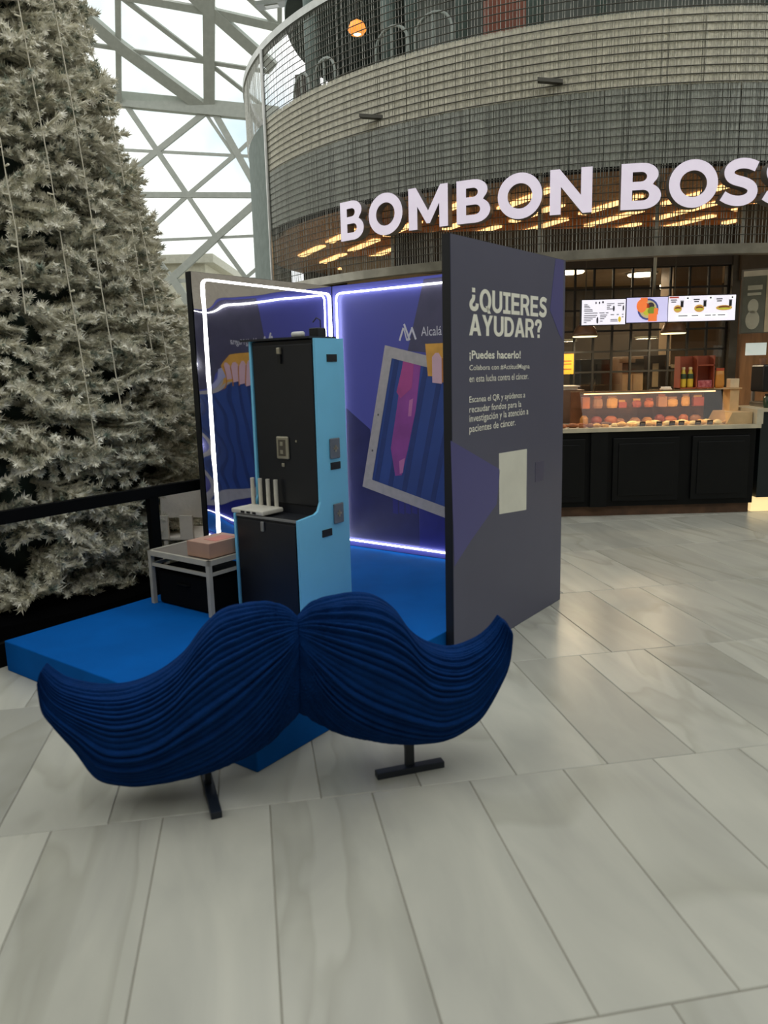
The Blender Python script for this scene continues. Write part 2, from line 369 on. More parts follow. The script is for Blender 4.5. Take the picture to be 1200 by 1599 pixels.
# floors and ceilings inside
def disc(z0, z1, r, n=64, c=TC):
    return MB().prism([np.array([c[0]+r*math.cos(2*math.pi*i/n), c[1]+r*math.sin(2*math.pi*i/n), z0]) for i in range(n)], ZD, z1-z0)
obj('slatted_ceiling', disc(3.6, 3.66, TR-.20), wood_m, tower)
obj('upper_floor', disc(4.66, 4.7, TR-.32), dark_m, tower)
obj('roof_deck', disc(7.2, 7.35, 4.95), M('roof_deck', (96, 108, 102), .8), tower)
obj('core_wall', arc_band(-75, 100, 2.9, 3.1, 4.7, 7.2, 60), M('upper_core', (128, 134, 126), .8, 0, .3, 1.2), tower)
obj('back_wall', arc_band(60, 250, TR-.5, TR-.3, 0, 7.2, 60), M('tower_back', (66, 60, 52), .8), tower)
green = M('column_green', (88, 104, 96), .6)
for a, r, w in ((-61, 5.0, .10), (-45, 4.7, .10), (-37, 5.1, .08), (-29.5, 5.1, .08), (-20.3, 5.0, .10), (-12.2, 5.1, .06), (9, 5.0, .1)):
    obj('column', MB().tube([cyl(a, 4.7, r), cyl(a, 7.2, r)], w, 12), green, tower, smooth=True)
obj('stair_panel', MB().obox(cyl(-24.5, 5.9, 4.5), (.35, .12, .0), (.02, -.05, 0), (0, 0, .5)), M('terracotta', (150, 90, 70), .7), tower)
# strip lights on the slatted ceiling
strip_m = M('strip_light', (255, 200, 130), .5, emit=2.2, var=.02)
SD = np.array([.39, -.92, 0]); SW = np.array([.92, .39, 0])
first = None; allst = []
for i in range(-9, 14):
    for j in range(-4, 8):
        c = np.array([3.2, 10.9, 0])+SW*(i*.62)+SD*(j*1.45+(.7 if i % 2 else 0)); d = math.hypot(c[0]-TC[0], c[1]-TC[1])
        if d > TR-.75 or c[1] > 15.5: continue
        m = MB().obox((*c[:2], 3.585), SD*.55, SW*.06, ZD*.012)
        if first is None:
            first = obj('strip_light', m, strip_m, tower)
        else: inst(first, 'strip_light', (c[0], c[1], 3.573), parent=tower)
# upper terrace chairs
ch_m = M('chair_tube', (150, 158, 150), .4, .5)
def terrace_chair(c, yaw, label):
    r = thing('terrace_chair', label, 'chair', c, 'arched metal chairs on the upper terrace')
    X = np.array([math.cos(yaw), math.sin(yaw), 0]); Y = np.array([-math.sin(yaw), math.cos(yaw), 0]); c = np.asarray(c)
    arch = [c+X*(-.24)+Y*-.2]+[c+X*(-.24*math.cos(t))+Y*-.2+ZD*(.72+.2*math.sin(t)) for t in np.linspace(0, math.pi, 9)]+[c+X*.24+Y*-.2]
    obj('back_frame', MB().tube(arch, .02, 6), ch_m, r, smooth=True)
    obj('back_slat', MB().tube([c+Y*-.2+ZD*.45, c+Y*-.2+ZD*.92], .018, 6), ch_m, r)
    obj('seat', MB().obox(c+ZD*.45, X*.23, Y*.22, ZD*.018), M('seat_dark', (80, 82, 76), .6), r)
    for s in (-1, 1): obj('leg', MB().tube([c+X*s*.22+Y*.19, c+X*s*.22+Y*.19+ZD*.45], .016, 6), ch_m, r)
for (x, y, lab) in ((525, 67, 'arched metal chair behind the mesh left of the orange lamp'), (490, 90, 'arched metal chair nearest the left edge of the upper terrace'), (627, 17, 'arched metal chair right of the orange lamp, standing tallest'), (690, 66, 'arched metal chair behind mesh beside the second green column')):
    r_ = ray(x, y); best = None
    o2 = CC[:2]-TC; a_ = r_[:2] @ r_[:2]; b_ = 2*o2 @ r_[:2]; c_ = o2 @ o2-(5.05**2); t_ = (-b_-math.sqrt(max(b_*b_-4*a_*c_, 0)))/(2*a_)
    p = CC+r_*t_; ang = math.atan2(p[0]-TC[0], -(p[1]-TC[1]))
    terrace_chair((p[0], p[1], 4.7), ang, lab)
# orange pendant upstairs
pl = thing('orange_pendant', 'small glowing orange pendant lamp on the upper terrace', 'lamp', cyl(-50, 6.0, 4.7))
pc = onplane(558, 47, (cyl(-48, 0, 4.8)), (ray(558, 47)*np.array([1, 1, 0])))
WL[pl.name] = pc; pl.location = pc
obj('shade', MB().lathe([(.02, .12), (.09, .08), (.12, .0), (.08, -.05)], pc, 16), M('orange_glow', (255, 150, 60), .5, emit=1.2), pl, smooth=True)
obj('bulb', MB().lathe([(.01, -.07), (.05, -.05), (.05, -.02), (.01, 0)], pc, 12), M('bulb_warm', (255, 225, 170), .5, emit=4.0), pl, smooth=True)
obj('cord', MB().tube([pc+ZD*.1, np.array([pc[0], pc[1], 7.2])], .008, 6), wire_m, pl)

# ------------------------------------------------------------------ sign letters
def ell(cx, cy, rx, ry, n=40, a0=0, a1=360): return [(cx+rx*math.cos(math.radians(a0+(a1-a0)*i/n)), cy+ry*math.sin(math.radians(a0+(a1-a0)*i/n))) for i in range(n+(a1-a0 < 360))]
def glyph(ch):
    if ch == 'O': return [ell(.54, .5, .54, .52), ell(.54, .5, .30, .285)], 1.08
    if ch == 'N': return [[(0, 0), (0, 1), (.22, 1), (.70, .40), (.70, 1), (.95, 1), (.95, 0), (.74, 0), (.25, .61), (.25, 0)]], .95
    if ch == 'M': return [[(0, 0), (0, 1), (.22, 1), (.57, .42), (.92, 1), (1.13, 1), (1.13, 0), (.89, 0), (.89, .58), (.615, .12), (.52, .12), (.25, .56), (.25, 0)]], 1.13
    if ch == 'B':
        o = [(0, 0), (0, 1), (.45, 1)]+ell(.45, .745, .37, .255, 10, 90, -40)[1:]+[(.70, .53)]+ell(.50, .285, .39, .285, 12, 55, -90)
        h1 = [(.25, .60), (.25, .81), (.44, .81)]+ell(.44, .705, .13, .105, 8, 90, -90)[1:]
        h2 = [(.25, .19), (.25, .42), (.49, .42)]+ell(.49, .305, .14, .115, 8, 90, -90)[1:]
        return [o, h1, h2], .89
    if ch == 'S':
        c = [(.80, .83), (.70, .875), (.58, .905), (.45, .91), (.31, .88), (.20, .80), (.175, .70), (.22, .60), (.34, .545), (.47, .515), (.60, .475), (.715, .40), (.735, .29), (.69, .185), (.57, .12), (.44, .095), (.31, .105), (.17, .145), (.055, .215)]
        c = np.array(c); c = np.array([c[min(max(int(t), 0), len(c)-1)]*(1-(t % 1))+c[min(int(t)+1, len(c)-1)]*(t % 1) for t in np.linspace(0, len(c)-1.001, 60)])
        for _ in range(3): c[1:-1] = (c[:-2]+2*c[1:-1]+c[2:])/4
        d = np.gradient(c, axis=0); d /= np.linalg.norm(d, axis=1)[:, None]; n = np.c_[-d[:, 1], d[:, 0]]*.112
        return [[tuple(p) for p in c+n]+[tuple(p) for p in (c-n)[::-1]]], .86
sign = thing('shop_sign', 'lit white capital letter shop sign across the round mesh facade', 'sign', cyl(-20, 3.19, TR+.1))
face_m = M('letter_face', (226, 216, 230), .4, emit=.42, var=.03); side_m = M('letter_side', (128, 122, 116), .4, .3)
LET = [('B', -43.45, -39.7), ('O', -38.9, -34.1), ('M', -33.3, -28.4), ('B', -27.4, -23.6), ('O', -22.8, -18.1), ('N', -17.35, -13.1), ('B', -10.3, -6.35), ('O', -5.65, -.8), ('S', -.55, 3.35), ('S', 3.75, 7.7)]
for chh, a0, a1 in LET:
    loops, wd = glyph(chh); am = math.radians((a0+a1)/2); W_ = 2*TR*math.sin(math.radians((a1-a0)/2))*1.02
    xd = np.array([math.cos(am), math.sin(am), 0]); nd = np.array([math.sin(am), -math.cos(am), 0]); ctr = cyl((a0+a1)/2, 3.20, TR+.085)
    fr = lambda x, y, d, ctr=ctr, xd=xd, nd=nd, W_=W_, wd=wd: ctr+xd*((x/wd-.5)*W_)+ZD*(y*.445)+nd*d
    L = obj('letter', shape_mb(loops, fr, .11), side_m, sign)
    fr2 = lambda x, y, d, fr=fr: fr(x, y, .058+d)
    obj('lit_face', shape_mb(loops, fr2, .004), face_m, L)

# ================================================================== SHOP UNDER THE TOWER
shop_dark = M('shop_black', (30, 32, 32), .45, 0, .2, 4)
# partition with square panes
part = thing('wall_partition', None, None, (3.4, 10.2, 0), kind='structure')
bar_m = M('partition_bar', (34, 32, 28), .5); pane_g = Mglass('partition_glass', (.93, .92, .88), .05)
PX0, PW = 1.31, .2455; PZ = 2.86; PH = .262
obj('bulkhead', MB().box(.2, 4.56, 10.12, 10.32, PZ, 3.34), M('bulkhead', (58, 56, 54), .6), part)
for i in range(14): obj('mullion', MB().box(PX0+PW*i-.012, PX0+PW*i+.012, 10.18, 10.22, .0, PZ), bar_m, part)
for j in range(7): obj('transom', MB().box(PX0-.02, PX0+13*PW+.02, 10.185, 10.215, PZ-PH*j-.012, PZ-PH*j+.012), bar_m, part)
pm = None
for i in range(13):
    for j in range(6):
        c = (PX0+PW*(i+.5), 10.2, PZ-PH*(j+1)+.012)
        if pm is None: pm = obj('pane', MB().box(c[0]-PW/2+.012, c[0]+PW/2-.012, 10.197, 10.203, c[2], c[2]+PH-.024), pane_g, part)
        else: inst(pm, 'pane', c, parent=part)
obj('lower_panel', MB().box(PX0, PX0+13*PW, 10.185, 10.22, 0, PZ-6*PH), shop_dark, part)
obj('corner_pillar', MB().box(4.52, 4.62, 10.1, 10.34, 0, 3.34), M('pillar_steel', (92, 86, 76), .35, .6), part)
# kitchen shell behind
beige = M('kitchen_tile', (168, 142, 112), .6, 0, .1, 2)
kw = thing('wall_kitchen', None, None, (3.4, 14.5, 0), kind='structure')
obj('back_wall', MB().box(-.5, 7.5, 14.5, 14.6, 0, 3.05), M('kitchen_back', (66, 58, 48), .7, 0, .35, 1.2), kw)
obj('side_wall', MB().box(7.4, 7.5, 10.4, 14.5, 0, 3.05), beige, kw)
obj('kitchen_ceiling', MB().box(-.5, 7.5, 10.32, 14.6, 3.05, 3.1), M('kitchen_ceiling', (150, 126, 98), .8), kw)
obj('wood_column', MB().box(4.25, 4.95, 11.4, 11.9, 0, 3.05), beige, kw)
def lamp(name, loc, size, power, color, parent=None, rot=(0, 0, 0), sy=None):
    d = bpy.data.lights.new(name, 'AREA'); d.energy = power; d.color = color; d.size = size
    if sy: d.shape = 'RECTANGLE'; d.size_y = sy
    o = bpy.data.objects.new(name, d); COL.objects.link(o)
    if parent is not None: o.parent = parent; o.location = Vector(loc)-Vector(WL[parent.name])
    else: o.location = loc
    o.rotation_euler = rot; return o
dl_m = M('downlight', (255, 236, 205), .5, emit=7.0, var=.01)
for (x, y), lab in (((890, 424), 'oval ceiling light nearest the dark information panel'), ((1003, 428), 'oval ceiling light above the bowl screen'), ((1067, 435), 'oval ceiling light above the widest menu screen')):
    p = onz(x, y, 3.03); t = thing('ceiling_light', lab, 'light', (p[0], p[1], 3.0), 'oval kitchen ceiling lights')
    obj('diffuser', MB().lathe([(.2, 3.0), (.22, 3.02), (.2, 3.04)], (p[0], p[1], 0), 20), dl_m, t)
    obj('housing', MB().lathe([(.24, 3.035), (.25, 3.045), (.22, 3.05)], (p[0], p[1], 0), 20), M('housing', (60, 55, 50)), t)
    lamp('light', (p[0], p[1], 2.97), .35, 28, (1, .82, .6), t)
for x, y in ((1017, 448), (1032, 447)):
    p = onz(x, y, 3.03); obj('spot_light', MB().lathe([(.03, 2.96), (.05, 2.98), (.05, 3.05)], (p[0], p[1], 0), 12), dl_m, label=f'small round ceiling spot just {"left" if x < 1025 else "right"} of the screen pole', cat='light', group='pair of small ceiling spots')
# counter
ct = thing('food_counter', 'long black panelled counter below the pastry display', 'counter', (2.4, 8.65, 0))
CX0, CX1 = .2, 4.055
obj('body', MB().box(CX0, CX1, 8.29, 9.0, .11, .93), M('counter_black', (9, 11, 12), .45, 0, .2, 3, spec=.2), ct)
obj('plinth', MB().box(CX0, CX1-.02, 8.33, 8.95, 0, .11), M('plinth_wood', (92, 66, 46), .6, 0, .3, 8), ct)
cpm = M('counter_panel', (11, 13, 14), .4, 0, .2, 3, spec=.25)
for x0, x1 in ((.35, 1.2), (1.3, 2.2), (2.5, 3.22), (3.36, 3.98)):
    P = obj('door_panel', MB().box(x0, x1, 8.262, 8.29, .17, .86), cpm, ct, bevel=.006)
    obj('inset', MB().box(x0+.06, x1-.06, 8.252, 8.262, .23, .80), cpm, P, bevel=.004)
obj('pilaster', MB().box(2.26, 2.44, 8.255, 8.29, .11, .93), cpm, ct)
wt = M('worktop_cream', (196, 186, 160), .35)
obj('worktop', MB().box(CX0, 4.085, 8.24, 9.05, .932, .975), wt, label='cream stone worktop on the black panelled counter', cat='worktop')
obj('end_block', MB().box(4.03, 4.10, 8.24, 9.0, .976, 1.135), wt, label='cream upright end block at the right end of the worktop', cat='block')
# display case
dc = thing('display_case', 'glass pastry display case on the counter', 'display case', (3.0, 8.65, .975))
cg = Mglass('case_glass', (.97, .94, .90), .035)
frm = M('case_frame', (150, 128, 100), .35, .5)
DX0, DX1, DZ = 2.18, 3.72, 1.345
obj('front_glass', MB().prism([np.array([DX0, 8.27, .98]), np.array([DX1, 8.27, .98]), np.array([DX1, 8.46, DZ]), np.array([DX0, 8.46, DZ])], (0, 1, 0), .008), cg, dc)
obj('top_glass', MB().box(DX0, DX1, 8.46, 8.88, DZ, DZ+.008), cg, dc)
for x in (DX0, (DX0+DX1)/2, DX1): obj('side_glass', MB().prism([np.array([x, 8.28, .98]), np.array([x, 8.88, .98]), np.array([x, 8.88, DZ]), np.array([x, 8.465, DZ])], (1, 0, 0), .008), cg, dc)
obj('shelf', MB().box(DX0+.02, DX1-.02, 8.56, 8.86, 1.155, 1.163), cg, dc)
obj('frame_bar', MB().box(DX0, DX1, 8.455, 8.467, DZ-.004, DZ+.010), frm, dc)
obj('back_board', MB().box(DX0, DX1, 8.88, 8.90, .976, DZ), M('case_back', (122, 84, 60), .5, 0, .3, 5), dc)
obj('end_ramp', MB().prism([np.array([3.74, 8.32, .976]), np.array([4.02, 8.32, .976]), np.array([4.02, 8.32, 1.10]), np.array([3.80, 8.32, 1.10])], (0, 1, 0), .5), M('ramp_cream', (200, 170, 125), .5), dc)
lm = obj('light_strip', MB().box(DX0+.05, DX1-.05, 8.47, 8.49, DZ-.02, DZ-.008), M('case_strip', (255, 210, 150), .5, emit=3.0), dc)
lamp('light', ((DX0+DX1)/2, 8.50, DZ-.03), 1.4, 4.5, (1, .78, .5), dc, (0, 0, 0), .05)
# pastries
gold = [M('pastry_gold', (226, 172, 92), .6, 0, .25, 25), M('pastry_brown', (150, 88, 48), .6, 0, .3, 25), M('pastry_cream', (240, 214, 150), .6, 0, .15, 20), M('pastry_dark', (92, 56, 38), .6, 0, .3, 25)]
ORD = ['first', 'second', 'third', 'fourth', 'fifth', 'sixth', 'seventh', 'eighth', 'ninth', 'tenth', 'eleventh', 'twelfth', 'thirteenth', 'fourteenth', 'fifteenth', 'sixteenth', 'seventeenth', 'eighteenth', 'nineteenth', 'twentieth', 'twenty-first', 'twenty-second']
def bun(c, r, m, lab): return obj('bun', MB().lathe([(r*.5, 0), (r*.95, r*.2), (r, r*.45), (r*.8, r*.8), (r*.35, r*1.0)], c, 12, 1, .9), m, smooth=True, label=lab, cat='bun', group='pastries in the display')
def croissant(c, r, m, lab, yaw):
    pts = [np.asarray(c)+np.array([math.cos(t+yaw)*r, math.sin(t+yaw)*r*.8, r*.38]) for t in np.linspace(.2, math.pi-.2, 11)]
    rs = [r*(.12+.28*math.sin(math.pi*i/10))*(1+.12*(i % 2)) for i in range(11)]
    return obj('croissant', MB().tube(pts, rs, 8), m, smooth=True, label=lab, cat='croissant', group='pastries in the display')
def slice_(c, r, m, lab, yaw):
    P = [np.asarray(c)+np.array([math.cos(yaw+a)*r*q, math.sin(yaw+a)*r*q, 0]) for a, q in ((0, 1.1), (1.2, .8), (2.4, 1.0), (3.6, .9), (5.0, 1.0))]
    return obj('pastry_slice', MB().prism(P, ZD, r*.55), m, bevel=r*.08, label=lab, cat='pastry', group='pastries in the display')
xs = np.linspace(1.98, 3.95, 22)
for i, x in enumerate(xs):
    for row in range(2):
        yy = 8.37+row*.13; xx = x+random.uniform(-.02, .02)+row*.04; r = random.uniform(.04, .055)
        pn_ = ''; pal = gold[1] if xx < 2.35 else (gold[3] if xx < 2.6 and row else (gold[0] if (i+row) % 3 else gold[2]))
        side = ('left of' if xx < 2.5 else 'under the middle of' if xx < 3.3 else 'towards the right end of'); rw = 'front' if row == 0 else 'rear'
        k = (i+row*2) % 3; cn = {gold[0].name: 'golden', gold[1].name: 'brown', gold[2].name: 'pale cream', gold[3].name: 'dark brown'}[pal.name]
        if k == 0: bun((xx, yy, .976), r, pal, f'{cn} round bun in the pastry display, {ORD[i]} from the left in the {rw} row')
        elif k == 1: croissant((xx, yy-.03, .976), r*1.2, pal, f'{cn} croissant in the pastry display, {ORD[i]} from the left in the {rw} row', random.uniform(-.4, .4))
        else: slice_((xx, yy, .976), r, pal, f'{cn} pastry slice in the pastry display, {ORD[i]} from the left in the {rw} row', random.uniform(0, 6))
tagm = M('price_tag', (58, 40, 32), .5)
for i, x in enumerate((2.82, 3.0, 3.14, 3.24, 3.42, 3.55)):
    t = obj('price_tag', MB().obox((x, 8.292, 1.005), (.03, 0, 0), (0, .004, .003), (0, -.006, .022)), tagm, label=f'small dark price card in front of the pastries, {ORD[i]} from the left', cat='price tag', group='price cards')
    obj('price_line', MB().obox((x, 8.286, 1.008), (.02, 0, 0), (0, .001, 0), (0, -.0005, .002)), M('tag_line', (200, 180, 150)), t)
pk = [M('pack_orange', (176, 98, 54), .5), M('pack_red', (140, 62, 48), .5), M('pack_yellow', (190, 136, 70), .5), M('pack_tan', (150, 104, 74), .5)]
names = ['orange', 'red', 'yellow', 'tan']
for i in range(10):
    x = 2.32+i*.138+random.uniform(-.02, .02); k = (i*7+i//4) % 4; ph = random.uniform(.05, .12); pw = random.uniform(.75, 1.25)
    b = thing('snack_pack', f'{names[k]} snack pack on the glass shelf, {ORD[i]} from the left', 'snack', (x, 8.7, 1.164), 'packs on the display shelf')
    obj('pouch', (MB().lathe([(.045, 1.164), (.055, 1.19), (.05, 1.164+ph), (.02, 1.18+ph)], (x, 8.7, 0), 10, pw, .6) if i % 3 else MB().box(x-.05*pw, x+.05*pw, 8.66, 8.74, 1.164, 1.175+ph)), pk[k], b)
    obj('seal', MB().box(x-.04*pw, x+.04*pw, 8.695, 8.705, 1.176+ph, 1.20+ph), pk[(k+1) % 4], b)
    y0 = 8.74
    obj('loaf', MB().lathe([(.03, .976), (.06, .99), (.06, .99+ph*.5), (.03, 1.01+ph*.6)], (x, y0, 0), 10, pw, .8), pk[(k+2) % 4], smooth=True, label=f'wrapped loaf behind the pastries in the glass case, {ORD[i]} from the left', cat='loaf', group='loaves at the back of the case')
# on top of the case
red = M('gift_red', (150, 72, 44), .55, 0, .15, 5)
gr = thing('gift_rack', 'brown-red two-bay gift rack on the display case', 'rack', (3.55, 8.72, DZ+.01))
gx0, gx1, gz = 3.34, 3.73, DZ+.01
obj('back_board', MB().box(gx0, gx1, 8.80, 8.82, gz, gz+.36), red, gr)
for x in (gx0, (gx0+gx1)/2-.005, gx1-.012): obj('upright', MB().box(x, x+.012, 8.66, 8.80, gz, gz+.36), red, gr)
obj('shelf', MB().box((gx0+gx1)/2, gx1, 8.66, 8.80, gz+.25, gz+.262), red, gr)
obj('base', MB().box(gx0, gx1, 8.66, 8.80, gz, gz+.012), red, gr)
yel = M('bottle_yellow', (214, 186, 62), .35); dgreen = M('bottle_label', (52, 72, 48), .5); capm = M('bottle_cap', (222, 200, 150), .4)
for i, x in enumerate((gx0+.06, gx0+.14)):
    b = thing('sauce_bottle', f'yellow bottle with dark label in the gift rack, {("left" if i == 0 else "right")} of the pair', 'bottle', (x, 8.71, gz+.012), 'yellow bottles in the rack')
    obj('glass', MB().lathe([(.03, gz+.012), (.034, gz+.03), (.034, gz+.15), (.02, gz+.19), (.016, gz+.215)], (x, 8.71, 0), 12), yel, b, smooth=True)
    obj('label_band', MB().lathe([(.0345, gz+.11), (.0345, gz+.15), (.03, gz+.165)], (x, 8.71, 0), 12), dgreen, b)
    obj('cap', MB().lathe([(.02, gz+.212), (.02, gz+.235), (.015, gz+.24)], (x, 8.71, 0), 12), capm, b)
pb = obj('pink_box', MB().box(gx0+.215, gx1-.02, 8.67, 8.77, gz+.012, gz+.09), M('pink_print', (205, 130, 130), .5, rgb2=(150, 50, 60), scale=30), bevel=.004, label='small pink and red patterned box in the gift rack', cat='box')
ob = thing('snack_bag', 'orange snack bag standing right of the gift rack', 'bag', (3.80, 8.68, gz))
obj('pouch', MB().lathe([(.045, gz-.0), (.055, gz+.04), (.05, gz+.14), (.045, gz+.19)], (3.80, 8.68, 0), 10, 1, .55), M('bag_orange', (206, 140, 60), .4), ob, smooth=True)
obj('top_seal', MB().box(3.755, 3.845, 8.675, 8.685, gz+.18, gz+.22), M('bag_red', (180, 80, 50), .4), ob)
obj('bag_shelf', MB().box(3.73, 4.02, 8.6, 8.84, gz-.012, gz-.001), M('shelf_cream', (214, 180, 132), .5), label='cream ledge right of the display case carrying the snack bag', cat='shelf')
obj('shelf_support', MB().box(3.9, 4.0, 8.62, 8.8, 1.10, gz-.012), M('shelf_cream', (214, 180, 132), .5), label='cream block holding up the ledge right of the case', cat='block')
obj('white_carton', MB().box(3.9, 4.0, 8.63, 8.73, gz, gz+.1), M('carton_cream', (226, 200, 160), .5), bevel=.004, label='small cream carton right of the orange snack bag', cat='box')
for i, x in enumerate((3.20,)):
    t = thing('tissue_tray', 'small white tray of napkins on the display case', 'tray', (x, 8.68, gz))
    obj('tray', MB().box(x-.05, x+.05, 8.63, 8.73, gz-.001, gz+.012), M('tray_white', (236, 226, 206), .4), t)
    obj('napkins', MB().box(x-.045, x+.045, 8.64, 8.72, gz+.012, gz+.03), M('napkin', (240, 232, 214), .7), t, bevel=.005)
wt2 = thing('serving_tray', 'white serving tray on the back bench next to the dark information panel', 'tray', (2.1, 9.3, 1.36))
obj('tray', MB().box(1.9, 2.33, 9.15, 9.45, 1.36, 1.40), M('tray_white', (236, 226, 206)), wt2, bevel=.01)
obj('rim', MB().box(1.88, 2.35, 9.13, 9.47, 1.395, 1.41), M('tray_white', (236, 226, 206)), wt2)
obj('service_bench', MB().box(.9, 2.4, 9.12, 9.5, .976-.976, 1.36), M('bench_brown', (120, 92, 70), .6), label='brown service bench behind the left end of the counter', cat='bench')
# yellow notice
yn = thing('yellow_notice', 'yellow paper notice on the dark glass beside the information panel', 'notice', atY(885, 570, 10.15))
p0, p1 = atY(872, 553, 10.15), atY(896, 584, 10.15)
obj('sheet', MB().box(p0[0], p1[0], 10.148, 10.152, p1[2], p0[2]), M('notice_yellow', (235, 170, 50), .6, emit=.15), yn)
for k in (.35, .5, .75): obj('print_line', MB().box(p0[0]+.04, p1[0]-.03, 10.144, 10.148, p0[2]-(p0[2]-p1[2])*k-.008, p0[2]-(p0[2]-p1[2])*k+.008), M('notice_ink', (170, 110, 40), .6), yn)
# kitchen equipment behind the glass
def unit(px0, px1, py0, py1, Y, D, name, label, cat, mat, parts=()):
    a, b = atY(px0, py1, Y), atY(px1, py0, Y); t = thing(name, label, cat, ((a[0]+b[0])/2, Y+D/2, 0))
    obj('body', MB().box(a[0], b[0], Y, Y+D, 0, b[2]), mat, t, bevel=.01)
    for nm, fx0, fx1, fy0, fy1, m, dd in parts:
        obj(nm, MB().box(a[0]+(b[0]-a[0])*fx0, a[0]+(b[0]-a[0])*fx1, Y-dd, Y, a[2]+(b[2]-a[2])*fy0, a[2]+(b[2]-a[2])*fy1), m, t, bevel=.004)
    return t
tan = M('unit_tan', (176, 146, 118), .5); dkb = M('unit_dark', (62, 50, 42), .5); stl = M('unit_steel', (130, 118, 104), .35, .5)
unit(970, 1006, 556, 640, 10.7, .6, 'fridge_unit', 'tan two-door kitchen cabinet behind the square panes', 'cabinet', tan, (('door', .02, .49, .0, .66, M('door_tan', (196, 164, 134), .5), .02), ('door', .51, .98, 0, .66, M('door_tan', (196, 164, 134), .5), .02), ('header', 0, 1, .7, .95, dkb, .03), ('hood_lip', -.2, .55, .88, .97, tan, .06)))
unit(1009, 1044, 554, 640, 10.8, .7, 'oven', 'dark brown oven with a pale label behind the square panes', 'oven', dkb, (('label_plate', .25, .55, .42, .85, M('plate_pale', (214, 190, 156), .5), .01), ('door', .02, .98, .02, .36, M('oven_door', (40, 33, 28), .3), .02), ('handle', .1, .9, .36, .39, stl, .04)))
unit(1046, 1078, 570, 640, 10.7, .6, 'kitchen_machine', 'grey slope-fronted kitchen machine beside the tan column', 'machine', stl, (('control_panel', .05, .95, .5, .9, M('panel_grey', (104, 92, 82), .4), .03), ('knob', .15, .25, .55, .62, M('plate_pale', (214, 190, 156)), .06), ('knob', .4, .5, .62, .69, M('plate_pale', (214, 190, 156)), .06), ('tray', -.05, 1.0, .94, 1.02, M('plate_pale', (214, 190, 156)), .05)))
unit(905, 955, 560, 640, 11.0, .6, 'dark_cabinet', 'black kitchen cabinet behind the panes left of the tan cabinet', 'cabinet', shop_dark, (('door', .02, .48, 0, .9, M('cab_door', (26, 26, 26), .4), .02), ('door', .52, .98, 0, .9, M('cab_door', (26, 26, 26), .4), .02), ('handle', .44, .46, .3, .6, stl, .04)))
# dome pendants
cop = M('copper_dome', (120, 92, 70), .35, .4)
for (x, y), lab in (((914, 525), 'dome pendant lamp behind the leftmost menu screen'), ((1052, 520), 'dome pendant lamp below the widest menu screen')):
    p = atY(x, y, 9.7); t = thing('dome_pendant', lab, 'lamp', p, 'dome pendants over the counter')
    obj('shade', MB().lathe([(.155, 0), (.15, .03), (.12, .10), (.07, .15), (.025, .17)], p, 24), cop, t, smooth=True)
    obj('diffuser', MB().lathe([(.14, -.012), (.15, -.002), (.13, .0)], p, 24), M('pendant_glow', (255, 236, 176), .5, emit=2.2), t)
    obj('cord', MB().tube([p+ZD*.16, np.array([p[0], p[1], 3.58])], .006, 6), wire_m, t)
    lamp('light', (p[0], p[1], p[2]-.03), .25, 12, (1, .80, .52), t)
# menu screens
scr_white = M('screen_white', (232, 228, 238), .4, emit=.80, var=.01); scr_lil = M('screen_lilac', (196, 192, 228), .4, emit=.8, var=.02)
inkm = M('screen_ink', (70, 68, 76), .5, emit=.3); blk = M('screen_edge', (20, 20, 22), .4)
YS = 8.62
def screen(x0, x1, yt0, yt1, yb0, yb1, mat, label):
    a, b, c, d = atY(x0, yb0, YS), atY(x1, yb1, YS), atY(x1, yt1, YS), atY(x0, yt0, YS)
    X0, X1 = (a[0]+d[0])/2, (b[0]+c[0])/2; Z0, Z1 = (a[2]+b[2])/2, (c[2]+d[2])/2
    t = thing('menu_screen', label, 'screen', ((X0+X1)/2, YS+.03, Z0))
    obj('casing', MB().box(X0-.006, X1+.006, YS, YS+.06, Z0-.008, Z1+.008), blk, t)
    dsp = obj('display', MB().box(X0, X1, YS-.004, YS, Z0, Z1), mat, t)
    def el(name, fx0, fx1, fy0, fy1, m, d=.003):
        obj(name, MB().box(X0+(X1-X0)*fx0, X0+(X1-X0)*fx1, YS-.004-d, YS-.004, Z0+(Z1-Z0)*fy0, Z0+(Z1-Z0)*fy1), m, dsp)
    def oval(name, fx, fy, rx, ry, m, d=.003, n=18, a0=0):
        obj(name, MB().prism([np.array([X0+(X1-X0)*fx+rx*math.cos(2*math.pi*i/n+a0), YS-.004, Z0+(Z1-Z0)*fy+ry*math.sin(2*math.pi*i/n+a0)]) for i in range(n)], (0, -1, 0), d), m, dsp)
    return el, oval
el, ov = screen(909, 977, 470, 466, 508, 506, scr_white, 'menu screen of small print with tiny drinks, first from the information panel')
for k, (x, w, y) in enumerate([(.05, .08, .80), (.05, .12, .74), (.05, .14, .68), (.05, .19, .60), (.05, .2, .54), (.57, .17, .82), (.57, .1, .75), (.57, .07, .68), (.57, .14, .61), (.82, .14, .82), (.82, .08, .75), (.05, .3, .37), (.05, .27, .30), (.05, .2, .23), (.05, .16, .16), (.05, .06, .09), (.42, .16, .37), (.42, .14, .30), (.42, .1, .23), (.42, .06, .13), (.66, .08, .38), (.8, .05, .38), (.66, .16, .18), (.66, .17, .12), (.92, .04, .38), (.92, .04, .28), (.06, .3, .46), (.4, .12, .46), (.55, .06, .46)]):
    el('print_line', x, x+w, y, y+.028, inkm)
for x, y, rx, ry, m in ((.32, .88, .008, .012, inkm), (.40, .88, .008, .012, inkm), (.48, .90, .010, .012, inkm), (.73, .64, .010, .03, inkm), (.95, .65, .008, .03, inkm), (.36, .18, .010, .035, inkm)): ov('drink_print', x, y, rx, ry, m)
